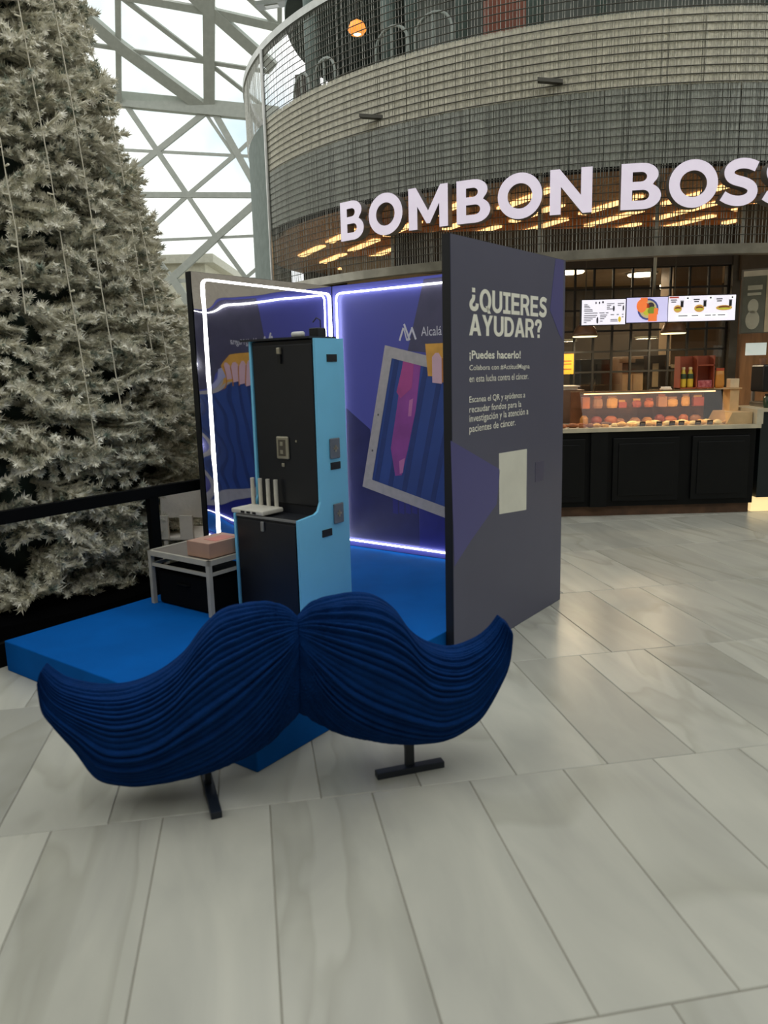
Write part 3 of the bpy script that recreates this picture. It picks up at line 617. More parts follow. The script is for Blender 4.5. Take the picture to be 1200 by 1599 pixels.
ov('drink_print', .87, .2, .016, .03, M('print_yellow', (220, 190, 60), .5, emit=.6))
el, ov = screen(979, 1043, 466, 463, 505, 501, scr_lil, 'lilac menu screen with an orange hand over a bowl of food')
ov('bowl_print', .52, .52, .115, .115, M('print_navy', (70, 80, 140), .5, emit=.5))
ov('bowl_print', .52, .52, .095, .095, M('print_plate', (190, 176, 130), .5, emit=.6), .004)
ov('food_print', .44, .62, .05, .045, M('print_red', (200, 84, 44), .5, emit=.6), .006); ov('food_print', .58, .66, .04, .035, M('print_dark', (70, 60, 60), .5, emit=.4), .006)
ov('food_print', .50, .42, .045, .04, M('print_lime', (190, 186, 60), .5, emit=.6), .007); ov('food_print', .62, .45, .05, .045, M('print_green', (120, 140, 50), .5, emit=.6), .008)
ov('hand_print', .36, .66, .055, .07, M('print_orange', (232, 120, 60), .5, emit=.7), .009, 18, .4); el('hand_print', .33, .50, .80, .99, M('print_orange', (232, 120, 60)), .005)
el('hand_print', .53, .74, .03, .34, M('print_orange', (232, 120, 60)), .009); el('hand_print', .66, .76, .3, .55, M('print_orange', (232, 120, 60)), .0095)
el, ov = screen(1044, 1149, 465, 458, 504, 498, scr_white, 'widest menu screen with three meal pictures and drinks')
el('header_print', .01, .15, .92, .98, M('print_rust', (190, 84, 70), .5, emit=.5))
for x0 in (.02, .36, .70):
    el('print_line', x0+.01, x0+.10, .83, .87, inkm); el('print_line', x0+.02, x0+.09, .75, .79, inkm)
    el('price_print', x0+.235 if x0 < .6 else .92, (x0+.30) if x0 < .6 else .985, .84, .97, M('print_paper', (246, 244, 248), .5, emit=.95), .002)
    el('price_ink', x0+.25 if x0 < .6 else .935, x0+.275 if x0 < .6 else .955, .87, .94, inkm, .004)
bun_m = M('print_bun', (206, 160, 84), .5, emit=.6)
for x, rx in ((.14, .045), (.46, .055), (.83, .09)):
    ov('meal_print', x, .5, rx, .028 if rx > .08 else .04, bun_m); ov('meal_print', x, .52, rx*.7, .016, M('print_meat', (120, 66, 36), .5, emit=.5), .005)
    ov('meal_print', x, .47, rx*.8, .010, M('print_lime', (190, 186, 60)), .006)
for x in (.20, .54, .92): el('cup_print', x-.02, x+.02, .56, .78, M('print_black', (36, 34, 40), .5, emit=.1), .006); el('lid_print', x-.024, x+.024, .78, .82, M('print_grey', (120, 120, 126), .5, emit=.4), .006)
el('strip_print', .13, .88, .15, .28, M('print_paper', (246, 244, 248)), .002)
for x0, w in ((.15, .14), (.35, .10), (.55, .09), (.66, .05), (.74, .11)): el('print_line', x0, x0+w, .20, .235, inkm, .004)
sp = thing('screen_pole', 'thin steel pole hanging from the ring above the menu screens', 'pole', (3.05, YS+.05, 2.35))
pa, pb_ = atY(1028, 388, YS+.06), atY(1022, 464, YS+.06)
obj('tube', MB().tube([np.array([pb_[0], YS+.08, 2.36]), np.array([pa[0], YS+.08, 3.58])], .018, 10), M('pole_steel', (176, 168, 150), .3, .7), sp, smooth=True)
obj('flange', MB().lathe([(.05, 3.56), (.05, 3.60)], (pa[0], YS+.08, 0), 14), M('pole_steel', (176, 168, 150)), sp)
obj('mount_rail', MB().box(2.3, 3.85, YS+.062, YS+.10, 2.20, 2.25), blk, sp)
# right hand bay: slanted wall, poster, coffee corner, second counter
rb = thing('wall_bay', None, None, (5.0, 9.8, 0), kind='structure')
obj('slanted_wall', MB().prism([np.array([4.62, 10.15, 0]), np.array([7.0, 9.2, 0]), np.array([7.0, 9.35, 0]), np.array([4.62, 10.30, 0])], ZD, 2.66), M('bay_wood', (150, 112, 78), .6, 0, .2, 3, stretch=(8, 8, 1)), rb)
obj('slanted_header', MB().prism([np.array([4.6, 10.05, 2.66]), np.array([7.0, 9.1, 2.66]), np.array([7.0, 9.3, 2.66]), np.array([4.6, 10.25, 2.66])], ZD, .9), M('bay_header', (84, 78, 68), .7), rb)
po = thing('menu_poster', 'two-sheet menu poster with a pale bean shape above the coffee corner', 'poster', (4.45, 9.0, 1.95))
pX = np.array([.88, -.475, 0]); pX /= np.linalg.norm(pX); pO = atY(1157, 520, 9.0); pn = np.cross(pX, ZD)
def pq(x, z, o=0.0): return pO+pX*x+ZD*z+pn*o
def pbox(name, x0, x1, z0, z1, m, o, par): return obj(name, MB().prism([pq(x0, z0, o), pq(x1, z0, o), pq(x1, z1, o), pq(x0, z1, o)], pn, .004), m, par)
pbox('board', -.02, 1.1, -.01, .70, M('poster_edge', (120, 112, 98), .5), -.01, po)
s1 = pbox('sheet', 0, .235, 0, .62, M('poster_green', (104, 104, 90), .6), 0, po); s2 = pbox('sheet', .24, 1.05, 0, .62, M('poster_tan', (190, 172, 138), .6), 0, po)
pbox('top_rail', 0, 1.05, .62, .68, M('poster_rail', (196, 186, 162), .5), .003, po)
for cz, rr in ((.14, .085), (.29, .065)):
    obj('shape_print', MB().prism([pq(.115+rr*.85*math.cos(t), cz+rr*1.25*math.sin(t), .004) for t in np.linspace(0, 2*math.pi, 20)[:-1]], pn, .003), M('poster_pale', (186, 182, 160), .6), s1)
pbox('title_print', .05, .20, .47, .52, M('poster_pale', (186, 182, 160)), .004, s1); pbox('title_print', .05, .19, .41, .44, M('poster_pale', (186, 182, 160)), .004, s1)
for k in range(9): pbox('print_line', .28, .28+random.uniform(.1, .3), .56-.055*k, .57-.055*k, M('poster_ink', (130, 96, 70), .6), .004, s2)
obj('poster_stay', MB().tube([pq(.5, .68), np.array([pq(.5, .68)[0], pq(.5, .68)[1], 3.58])], .008, 6), wire_m, po)
rc = thing('coffee_counter', 'dark counter with a glowing base right of the food counter', 'counter', (5.0, 8.7, 0))
obj('body', MB().box(4.12, 6.3, 8.33, 9.0, .16, 1.10), M('counter_teal', (24, 34, 36), .4), rc)
obj('top', MB().box(4.11, 6.3, 8.30, 9.02, 1.10, 1.135), wt, rc)
obj('lit_base', MB().box(4.08, 6.3, 8.36, 8.98, 0, .16), M('lit_base', (255, 222, 160), .5, emit=.9, var=.05, scale=3), rc)
cm = thing('coffee_machine', 'black and steel coffee machine on the right counter', 'coffee machine', (4.55, 8.75, 1.135))
obj('body', MB().box(4.25, 4.85, 8.6, 8.9, 1.30, 1.60), M('machine_black', (30, 28, 28), .3), cm, bevel=.02)
obj('base', MB().box(4.25, 4.85, 8.55, 8.9, 1.135, 1.19), M('machine_steel', (140, 130, 118), .3, .8), cm, bevel=.01)
for x in (4.27, 4.83): obj('post', MB().tube([(x, 8.86, 1.19), (x, 8.86, 1.3)], .02, 8), M('machine_steel', (140, 130, 118)), cm)
for x in (4.4, 4.6): obj('group_head', MB().tube([(x, 8.6, 1.33), (x, 8.5, 1.30), (x, 8.45, 1.28)], [.03, .025, .012], 8), M('machine_steel', (140, 130, 118)), cm)
for x in (4.3, 4.45, 4.6, 4.75): obj('cup', MB().lathe([(.025, 1.60), (.04, 1.67), (.036, 1.67)], (x, 8.74, 0), 12), M('cup_brown', (150, 110, 86), .4), label=f'brown cup on the coffee machine, {["first", "second", "third", "fourth"][int(round((x-4.3)/.15))]} from the left', cat='cup', group='cups on the coffee machine')
gj = thing('green_jar', 'dark green jar at the end of the right counter', 'jar', (4.24, 8.42, 1.135))
obj('jar', MB().lathe([(.05, 1.135), (.06, 1.16), (.06, 1.24), (.04, 1.27)], (4.24, 8.42, 0), 14), M('jar_green', (46, 66, 48), .3), gj, smooth=True)
obj('lid', MB().lathe([(.045, 1.268), (.045, 1.285), (.02, 1.29)], (4.24, 8.42, 0), 14), M('machine_black', (30, 28, 28)), gj)
bq = atY(1181, 545, 9.7)
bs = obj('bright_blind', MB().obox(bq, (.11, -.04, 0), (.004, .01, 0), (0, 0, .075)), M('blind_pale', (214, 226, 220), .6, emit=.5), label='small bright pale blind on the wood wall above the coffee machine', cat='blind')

# ================================================================== PROMOTION BOOTH
PLT = .18
plat_m = M('platform_blue', (0, 84, 160), .85, 0, .08, 4, bump=.25, bscale=220, spec=.08)
pf = obj('platform', MB().bbox(0, 2.915, -.02, 2.03, .0, PLT), plat_m, label='low bright blue carpeted platform under the booth', cat='platform', bevel=.006)
black_edge = M('panel_edge', (20, 21, 24), .5)
# right panel, printed outside
HP = 2.333
slate = M('print_slate', (82, 84, 104), .42, 0, .05, 1.5); purp = M('print_purple', (80, 80, 136), .42, 0, .05, 2)
pale = M('print_pale', (248, 248, 234), .5, 0, .03)
rp = thing('info_panel', 'tall dark slate printed panel reading QUIERES AYUDAR at the right of the booth', 'panel', bw(2.2, -.05, 0))
V0 = -.076
obj('board', MB().bbox(1.487, 2.935, V0+.003, V0+.052, 0, HP), black_edge, rp)
face = obj('printed_face', MB().bbox(1.490, 2.935, V0, V0+.003, .002, HP-.002), slate, rp)
RPp = bw(0, V0, 0); rn = -VD
def rpt(x, y): return onplane(x, y, RPp, VD)
def decal(name, pts, m, par, o=.0, th=.0015): return obj(name, MB().prism([rpt(*p)+rn*o for p in pts], rn, th), m, par)
decal('purple_shape', [(868, 404), (880.5, 406.5), (879, 531), (874, 523), (859, 484)], purp, face)
decal('purple_shape', [(704, 688), (781, 733), (776, 787), (737, 842), (710, 884)], purp, face)
def rtext(txt, l, r, t, bold=.0, m=pale, sp=1.0):
    a, b, c = rpt(*l), rpt(*r), rpt(*t); w = (b-a) @ UD; h = c[2]-a[2]; a = a.copy()
    obj('lettering', text_mb(txt, a+rn*.0005, UD, ZD, w, h, .0015, bold, sp), m, face, kind='stuff')
def stroke_loop(c, w):
    c = np.array(c, float); k = len(c)
    c = np.array([c[min(int(t), k-1)]*(1-(t % 1))+c[min(int(t)+1, k-1)]*(t % 1) for t in np.linspace(0, k-1.001, 44)])
    for _ in range(3): c[1:-1] = (c[:-2]+2*c[1:-1]+c[2:])/4
    d = np.gradient(c, axis=0); d /= np.linalg.norm(d, axis=1)[:, None]; n = np.c_[-d[:, 1], d[:, 0]]*w/2
    return [tuple(p) for p in c+n]+[tuple(p) for p in (c-n)[::-1]]
def head_glyph(ch):                             # bold grotesk capitals: list of fill groups, width
    if ch == 'I': return [[[(0, 0), (0, .17), (.18, .17), (.18, .83), (0, .83), (0, 1), (.56, 1), (.56, .83), (.38, .83), (.38, .17), (.56, .17), (.56, 0)]]], .56
    if ch == 'E': return [[[(0, 0), (0, 1), (.66, 1), (.66, .82), (.2, .82), (.2, .59), (.6, .59), (.6, .42), (.2, .42), (.2, .18), (.67, .18), (.67, 0)]]], .67
    if ch == 'U': return [[[(0, 1), (.2, 1), (.2, .35)]+ell(.37, .34, .17, .165, 10, 180, 360)+[(.54, 1), (.74, 1), (.74, .35)]+ell(.37, .34, .37, .35, 14, 0, -180)]], .74
    if ch == 'A': return [[[(0, 0), (.3, 1), (.52, 1), (.82, 0), (.61, 0), (.55, .2), (.27, .2), (.21, 0)], [(.325, .37), (.495, .37), (.41, .72)]]], .82
    if ch == 'Y': return [[[(0, 1), (.22, 1), (.39, .63), (.56, 1), (.78, 1), (.49, .42), (.49, 0), (.29, 0), (.29, .42)]]], .78
    if ch == 'D': return [[[(0, 0), (0, 1), (.36, 1)]+ell(.36, .5, .39, .5, 14, 90, -90), [(.2, .18), (.2, .82), (.35, .82)]+ell(.35, .5, .2, .32, 12, 90, -90)]], .75
    if ch == 'R': return [[[(0, 0), (0, 1), (.42, 1)]+ell(.42, .7, .3, .3, 10, 90, -60)+[(.76, 0), (.53, 0), (.36, .38), (.2, .38), (.2, 0)], [(.2, .55), (.2, .83), (.4, .83)]+ell(.4, .69, .12, .14, 8, 90, -90)]], .76
    if ch == 'Q': return [[ell(.41, .5, .41, .51), ell(.41, .5, .21, .33)], [[(.42, .26), (.58, .26), (.80, -.06), (.58, -.06)]]], .82
    if ch == 'S': return [[[(x*.82, y) for x, y in glyph('S')[0][0]]]], .71
    q = [[stroke_loop([(.09, .66), (.10, .82), (.2, .9), (.33, .91), (.47, .87), (.52, .75), (.49, .63), (.40, .55), (.33, .46), (.33, .30)], .2)], [[(.23, 0), (.43, 0), (.43, .19), (.23, .19)]]]
    if ch == '?': return q, .62
    return [[[(.62-x, 1-y) for x, y in L] for L in G] for G in q], .62
def headline(txt, l, r, t):
    a, b, c = rpt(*l), rpt(*r), rpt(*t); w = (b-a) @ UD; h = c[2]-a[2]; gap = .075
    G = [head_glyph(ch) for ch in txt]; sx = w/(sum(g[1] for g in G)+gap*(len(G)-1)); x0 = 0
    for grp, wd in G:
        m = MB()
        for loops in grp:
            k = shape_mb(loops, lambda x, y, d, x0=x0: a+UD*((x0+x)*sx)+ZD*(y*h)+rn*(.0012+d), .0015); m.add(k.v, k.f)
        obj('letter', m, pale, face); x0 += wd+gap
headline('¿QUIERES', (733, 485), (854, 489), (733, 448.5))
headline('AYUDAR?', (733, 523.5), (846, 526), (733, 490))
rtext('¡Puedes hacerlo!', (733, 564), (813, 560), (733, 547), .022)
rtext('Colabora con #ActitudMagna', (733, 581), (827, 577.5), (733, 570), .004)
rtext('en esta lucha contra el cáncer.', (733, 597), (825, 592), (733, 586), .002)
rtext('Escanea el QR y ayúdanos a', (733, 632), (820, 625), (733, 619), .004)
rtext('recaudar fondos para la', (733, 648), (814, 639), (733, 634), .004)
rtext('investigación y la atención a', (733, 663), (825, 651), (733, 648), .004)
rtext('pacientes de cáncer.', (733, 679), (805, 668), (733, 664), .004)
decal('blank_square', [(779.5, 708), (823, 701), (822, 796), (780, 803)], M('code_blank', (224, 224, 210), .5, 0, .05, 6), face)
decal('faint_mark', [(836, 722), (850, 719), (849, 750), (836, 753)], M('faint_purple', (72, 72, 98), .42), face)
# back panel
UB = 2.92
pur_b = M('back_purple', (80, 84, 168), .42, 0, .08, .8); slate_b = M('back_slate', (72, 70, 96), .42); navy_b = M('back_navy', (38, 42, 98), .42); blue_b = M('back_blue', (34, 38, 128), .42)
bp = thing('back_panel', 'purple printed back panel of the booth with a tilted photo frame picture', 'panel', bw(UB, .97, PLT))
obj('board', MB().bbox(UB+.003, UB+.05, -.02, 2.0, .0, HP), black_edge, bp)
bface = obj('printed_face', MB().bbox(UB, UB+.003, -.022, 1.94, PLT, HP-.002), pur_b, bp)
BP = bw(UB, 0, 0); bn = -UD
def bpt(x, y): return onplane(x, y, BP, UD)
def bvz(x, y): p = bpt(x, y)-B0; return (p @ VD, p[2])
def bdec(name, pts, m, o=0.0, par=None):   # pts in (v, z)
    return obj(name, MB().prism([bw(UB, v, z)+bn*o for v, z in pts], bn, .0008), m, par or bface)
B = lambda *ps: [bvz(*p) for p in ps]
bdec('slate_shape', B((662, 436))+[(.03, HP-.01), (.03, 1.55)]+B((690, 552), (637, 548)), slate_b)
bdec('navy_shape', B((541, 637), (578, 670), (590, 760), (655, 790), (656, 853), (545, 838)), navy_b)
bdec('blue_shape', B((656, 770), (656, 854))+[(.03, .24), (.03, .75)], blue_b)
for k in range(4): bdec('blue_stripe', B((614+k*10, 775+k*3), (622+k*10, 777+k*3), (622+k*10, 803), (614+k*10, 801)), blue_b, .0008)
# frame as a true rectangle in the panel plane
TLv, TLz = bvz(602, 539); BLv, BLz = bvz(567, 759.5)
a1 = np.array([BLv-TLv, BLz-TLz]); Lf = np.linalg.norm(a1); a1 /= Lf; a2 = np.array([a1[1], -a1[0]])
if a2[0] > 0: a2 = -a2
Wf = 1.42; bt_ = .085
fo = lambda s, t: (TLv+a1[0]*s+a2[0]*t, TLz+a1[1]*s+a2[1]*t)
fr_m = M('frame_print', (176, 170, 168), .5, 0, .08, 20)
din = M('denim_print', (44, 74, 142), .5, 0, .10, 3); din2 = M('denim_dark', (34, 58, 118), .5)
bdec('inner_print', [fo(bt_, bt_), fo(bt_, Wf-bt_), fo(Lf-bt_, Wf-bt_), fo(Lf-bt_, bt_)], din, .0008)
for k in range(9):
    t0 = .11+.14*k; bdec('stripe_print', [fo(bt_, t0), fo(bt_, t0+.045), fo(Lf-bt_, t0+.045), fo(Lf-bt_, t0)], din2, .0016)
pk1 = M('pink_print_a', (176, 74, 140), .5, 0, .2, 4); pk2 = M('pink_print_b', (148, 70, 150), .5, 0, .2, 4); pk3 = M('pink_print_c', (196, 120, 170), .5)
bdec('ribbon_print', B((630, 563), (658, 568), (650, 640), (638, 700), (628, 742), (618, 743), (611, 700), (620, 640)), pk2, .0024)
bdec('ribbon_print', B((631, 564), (647, 567), (644, 606), (626, 622), (620, 612)), pk1, .0032)
bdec('ribbon_print', B((640, 625), (646, 622), (643, 650), (638, 650)), pk3, .0032)
bdec('ribbon_print', B((624, 720), (633, 715), (630, 738), (625, 740)), pk3, .0032)
for s0, s1_, t0, t1 in ((0, bt_, 0, Wf), (Lf-bt_, Lf, 0, Wf), (bt_, Lf-bt_, 0, bt_), (bt_, Lf-bt_, Wf-bt_, Wf)):
    bdec('frame_print', [fo(s0, t0), fo(s0, t1), fo(s1_, t1), fo(s1_, t0)], fr_m, .004)
for s in (.55, .85): bdec('frame_dot', [fo(s-.008, .035), fo(s-.008, .05), fo(s+.008, .05), fo(s+.008, .035)], M('dot_dark', (90, 86, 84)), .005)
org = M('sleeve_orange', (214, 158, 66), .5, 0, .12, 12); skin = M('hand_print_pink', (214, 176, 186), .5, 0, .06, 8); och = M('sleeve_ochre', (190, 120, 52), .5)
hv, hz = bvz(665, 537); 
bdec('sleeve_print', [(hv, hz), (hv-.36, hz-.0), (hv-.5, hz-.12), (hv-.5, hz-.26), (hv-.02, hz-.24)], org, .0048)
for k in range(4):
    v0 = hv-.06-k*.1; bdec('finger_print', [(v0, hz-.10), (v0-.03, hz-.07), (v0-.06, hz-.07), (v0-.085, hz-.11), (v0-.085, hz-.30+.02*k), (v0-.0, hz-.29+.02*k)], skin, .0056)
    bdec('finger_gap', [(v0-.085, hz-.11), (v0-.1, hz-.11), (v0-.1, hz-.29), (v0-.085, hz-.29)], och, .0056)
bdec('thumb_print', [(hv-.5, hz-.14), (hv-.58, hz-.17), (hv-.60, hz-.21), (hv-.55, hz-.24), (hv-.46, hz-.22)], M('thumb_lilac', (170, 170, 206), .5), .0056)
# logo mark and lettering
lw = .016
def stroke(p, q, w=lw):
    p, q = np.array(bvz(*p)), np.array(bvz(*q)); d = (q-p)/np.linalg.norm(q-p); n = np.array([-d[1], d[0]])*w/2
    bdec('logo_stroke', [tuple(p+n), tuple(q+n), tuple(q-n), tuple(p-n)], M('logo_white', (214, 212, 220), .5), .002)
stroke((624.5, 532), (630.5, 512)); stroke((631.5, 506), (640.5, 531)); stroke((637, 532), (644, 513)); stroke((631, 512), (636, 532), .01); stroke((643.5, 511), (650, 530))
a, b_, c_ = bpt(658.5, 525), bpt(690.5, 522.5), bpt(658.5, 512)
obj('lettering', text_mb('Alcalá', a+bn*.002, -VD, ZD, (b_-a) @ -VD, (c_-a)[2]*1.12, .0015, .0), M('logo_white', (214, 212, 220)), bface, kind='stuff')
aw = (b_-a) @ -VD
obj('lettering', text_mb('Magna', a-VD*(aw*1.12)+bn*.002, -VD, ZD, aw*.98, (c_-a)[2]*1.1, .0015, .0), M('logo_white', (214, 212, 220)), bface, kind='stuff')
# neon on panels
neon_m = M('neon_white', (250, 250, 246), .4, emit=8.0, var=.01)
def rrect(pts, r=.05, n=5):                     # rounded polyline through 3D points
    P = [np.asarray(p) for p in pts]; out = [P[0]]
    for i in range(1, len(P)-1):
        a = P[i-1]-P[i]; b2 = P[i+1]-P[i]; a = a/np.linalg.norm(a); b2 = b2/np.linalg.norm(b2)
        for k in range(n+1):
            t = k/n; out.append((1-t)**2*(P[i]+a*r)+2*t*(1-t)*P[i]+t*t*(P[i]+b2*r))
    return out+[P[-1]]
un = UB-.025
obj('neon_tube', MB().tube(rrect([bw(un, .06, .235), bw(un, 1.88, .235), bw(un, 1.88, 2.268), bw(un, .06, 2.268), bw(un, .06, .235)], .05), .007, 8), neon_m, bp, smooth=True)
obj('neon_tube', MB().tube(rrect([bw(1.58, V0+.066, .24), bw(1.58, V0+.066, 2.268), bw(2.85, V0+.066, 2.268), bw(2.85, V0+.066, .24)], .05), .007, 8), neon_m, rp, smooth=True)  # unseen tube on the inner face, added to light the machine's side
# left mirror panel
lpn = thing('mirror_panel', 'wavy mirror panel edged with white neon at the left of the booth', 'panel', bw(2.2, 1.97, PLT))
obj('board', MB().bbox(1.47, 2.915, 1.952, 2.0, PLT, HP), black_edge, lpn)
mir = bpy.data.materials.new('mirror'); mir.use_nodes = True; q = mir.node_tree.nodes['Principled BSDF']
_nn = mir.node_tree.nodes.new('ShaderNodeTexNoise'); _nn.inputs['Scale'].default_value = 3; _rr = mir.node_tree.nodes.new('ShaderNodeValToRGB')
_rr.color_ramp.elements[0].color = (.70, .70, .70, 1); _rr.color_ramp.elements[1].color = (.76, .76, .77, 1)
mir.node_tree.links.new(_nn.outputs['Fac'], _rr.inputs['Fac']); mir.node_tree.links.new(_rr.outputs['Color'], q.inputs['Base Color'])
q.inputs['Metallic'].default_value = 1.0; q.inputs['Roughness'].default_value = .03
def mirf(a, b):
    u = 1.474+(2.914-1.474)*a; z = PLT+.003+(HP-PLT-.006)*b
    k = max(0, 1-(u-1.474)/.45)**2; k2 = max(0, (z-1.6)/.73)
    w = .00022*math.sin(u*17+z*3)*math.sin(z*9+1)+.00035*math.sin(u*9-z*5+2)*(.4+k2)+.0022*k*math.sin(z*11+1.5)+.0016*k*math.sin(z*23+u*9)
    return bw(u, 1.944+w, z)
obj('mirror_sheet', MB().grid(mirf, 110, 170), mir, lpn, smooth=True)
vn = 1.9345
obj('neon_tube', MB().tube(rrect([bw(1.565, vn, .235), bw(1.565, vn, 2.287), bw(2.885, vn, 2.27), bw(2.885, vn, .235)], .05), .007, 8), neon_m, lpn, smooth=True)
obj('neon_tube', MB().tube([bw(1.565, vn, .235), bw(2.885, vn, .235)], .007, 8), neon_m, lpn, smooth=True)

# ================================================================== VENDING TOWER (photo machine)
cyan = M('machine_cyan', (122, 204, 240), .45, 0, .04, 3); mblk = M('machine_blackface', (27, 29, 34), .5, 0, .15, 3)
mc = thing('photo_machine', 'stepped black machine cabinet with light blue side panels on the platform', 'machine', bw(1.38, 1.04, PLT))
m_v0, m_v1, m_u0, m_u1, m_ub, m_step, m_top = .766, 1.315, 1.15, 1.36, 1.615, .80, 1.843
prof = [(m_u0, PLT+.03), (m_u0+.03, PLT+.03), (m_u0+.03, PLT), (m_ub, PLT), (m_ub, m_top), (m_u1, m_top), (m_u1-.006, m_step+.08), (m_u1-.03, m_step+.03), (m_u1-.06, m_step+.015), (m_u0, m_step)]
for v0 in (m_v0, m_v1-.018):
    obj('side_panel', MB().prism([bw(u, v0, z) for u, z in prof], VD, .018), cyan, mc)
ins = .012
obj('lower_body', MB().bbox(m_u0+ins, m_ub-.02, m_v0+.018, m_v1-.018, PLT+.02, m_step-.012), mblk, mc)
obj('upper_body', MB().bbox(m_u1+ins, m_ub-.02, m_v0+.018, m_v1-.018, m_step-.012, m_top-.008), mblk, mc)
obj('upper_door', MB().bbox(m_u1+.002, m_u1+ins, m_v0+.03, m_v1-.03, m_step+.05, m_top-.03), M('machine_door', (23, 25, 30), .38), mc, bevel=.003)
obj('lower_door', MB().bbox(m_u0+.002, m_u0+ins, m_v0+.03, m_v1-.03, PLT+.05, m_step-.03), M('machine_door', (23, 25, 30)), mc, bevel=.003)
obj('step_trim', MB().bbox(m_u0+.002, m_u0+.02, m_v0+.02, m_v1-.02, m_step-.014, m_step-.002), M('trim_grey', (150, 150, 146), .4, .5), mc)
obj('top_lid', MB().bbox(m_u1-.02, m_ub-.03, m_v0+.03, m_v1+.06, m_top, m_top+.012), mblk, mc)
sil = M('lock_silver', (176, 170, 150), .35, .6); drk = M('slot_black', (10, 12, 14), .5)
def on_front(x, y, u): p = onplane(x, y, bw(u, 0, 0), UD)-B0; return p @ VD, p[2]
def on_side(x, y): p = onplane(x, y, bw(0, m_v0, 0), VD)-B0; return p @ UD, p[2]
v_, z_ = on_front(437, 548, m_u1); obj('lock', MB().bbox(m_u1-.02, m_u1+.002, v_-.014, v_+.014, z_-.02, z_+.02), sil, mc, bevel=.006)
obj('key_tag', MB().bbox(m_u1-.012, m_u1+.002, v_-.012, v_+.012, z_-.075, z_-.022), drk, mc)
v_, z_ = on_front(443, 699, m_u1); sk = obj('socket', MB().bbox(m_u1-.014, m_u1+.002, v_-.05, v_+.05, z_-.07, z_+.07), sil, mc, bevel=.02)
obj('socket_well', MB().bbox(m_u1-.016, m_u1-.013, v_-.03, v_+.03, z_-.05, z_+.05), M('well_grey', (96, 90, 78), .5, .4), sk)
for dz in (-.025, .025): obj('socket_pin', MB().bbox(m_u1-.019, m_u1-.015, v_-.012, v_+.012, z_+dz-.012, z_+dz+.012), sil, sk)
v_, z_ = on_front(443, 726, m_u1); obj('screw', MB().bbox(m_u1-.006, m_u1+.002, v_-.012, v_+.012, z_-.012, z_+.012), sil, mc, bevel=.004)
v_, z_ = on_front(463, 689, m_u1); obj('screw', MB().bbox(m_u1-.004, m_u1+.002, v_-.006, v_+.006, z_-.006, z_+.006), sil, mc)
v_, z_ = on_front(411, 822, m_u0); obj('lower_lock', MB().bbox(m_u0-.012, m_u0+.002, v_-.012, v_+.012, z_-.03, z_+.03), M('trim_grey', (150, 150, 146)), mc, bevel=.004)
for x, y in ((522, 700), (528, 801)):
    u_, z_ = on_side(x, y); k = obj('side_socket', MB().bbox(u_-.045, u_+.045, m_v0-.012, m_v0, z_-.062, z_+.062), M('socket_grey', (104, 112, 122), .5), mc, bevel=.02)
    obj('socket_cross', MB().bbox(u_-.02, u_+.02, m_v0-.015, m_v0-.011, z_-.006, z_+.006), sil, k); obj('socket_cross', MB().bbox(u_-.006, u_+.006, m_v0-.015, m_v0-.011, z_-.02, z_+.02), sil, k)
for x, y in ((518, 559), (524, 727), (511, 832)):
    u_, z_ = on_side(x, y); obj('vent_slot', MB().bbox(u_-.045, u_+.045, m_v0-.004, m_v0+.001, z_-.022, z_+.022), drk, mc)
cb_ = thing('camera_box', 'small black box with a wire handle on top of the machine cabinet', 'box', bw(1.52, .87, m_top+.012))
obj('case', MB().bbox(1.47, 1.55, .84, .91, m_top+.012, m_top+.065), drk, cb_, bevel=.006)
obj('wire_handle', MB().tube([bw(1.51, .85, m_top+.06), bw(1.51, .85, m_top+.11), bw(1.51, .88, m_top+.125), bw(1.51, .91, m_top+.10)], .004, 6), drk, cb_)
obj('paper_roll', MB().tube([bw(1.44, .93, m_top+.03), bw(1.44, 1.01, m_top+.03)], .018, 10), M('paper_white', (220, 220, 214), .7), label='white paper roll on top of the machine cabinet', cat='paper roll', smooth=True)
# router
wr = M('router_white', (206, 202, 188), .45)
def step_pt(x, y): p = onz(x, y, m_step+.02)-B0; return p @ UD, p @ VD
rt = thing('wifi_router', 'white router with four upright antennas on the machine step', 'router', bw(1.24, 1.2, m_step))
obj('body', MB().bbox(1.155, 1.335, 1.06, 1.34, m_step+.001, m_step+.03), wr, rt, bevel=.008)
for k in range(4): 
    vv = 1.31-k*.068; obj('antenna', MB().tube([bw(1.322, vv, m_step+.025), bw(1.322, vv, m_step+.20)], .0135, 8), wr, rt)
for k in range(3): obj('port', MB().bbox(1.152, 1.156, 1.12+k*.05, 1.15+k*.05, m_step+.008, m_step+.022), drk, rt)

# ================================================================== LOW TABLE, BOX, CHAIR, ADDED SHADE BLOCK
tb_m = M('table_white', (176, 172, 158), .4); top_m = M('table_top_grey', (112, 106, 98), .5)
tz = .535
tb = thing('side_table', 'low white framed side table with grey top beside the machine cabinet', 'table', bw(1.13, 1.6, PLT))
obj('top', MB().bbox(.935, 1.36, 1.325, 1.90, tz-.012, tz), top_m, tb)
for a in ((.925, .945, 1.315, 1.91), (1.35, 1.37, 1.315, 1.91), (.925, 1.37, 1.315, 1.335), (.925, 1.37, 1.89, 1.91)): obj('rim', MB().bbox(*a, tz-.03, tz+.003), tb_m, tb)
for u_ in (.94, 1.355):
    for v_ in (1.33, 1.895): obj('leg', MB().bbox(u_-.014, u_+.014, v_-.014, v_+.014, PLT, tz-.03), tb_m, tb)
for u_ in (.94, 1.355): obj('stretcher', MB().bbox(u_-.008, u_+.008, 1.33, 1.895, tz-.10, tz-.08), tb_m, tb)
for v_ in (1.33, 1.895): obj('stretcher', MB().bbox(.94, 1.355, v_-.008, v_+.008, tz-.10, tz-.08), tb_m, tb)
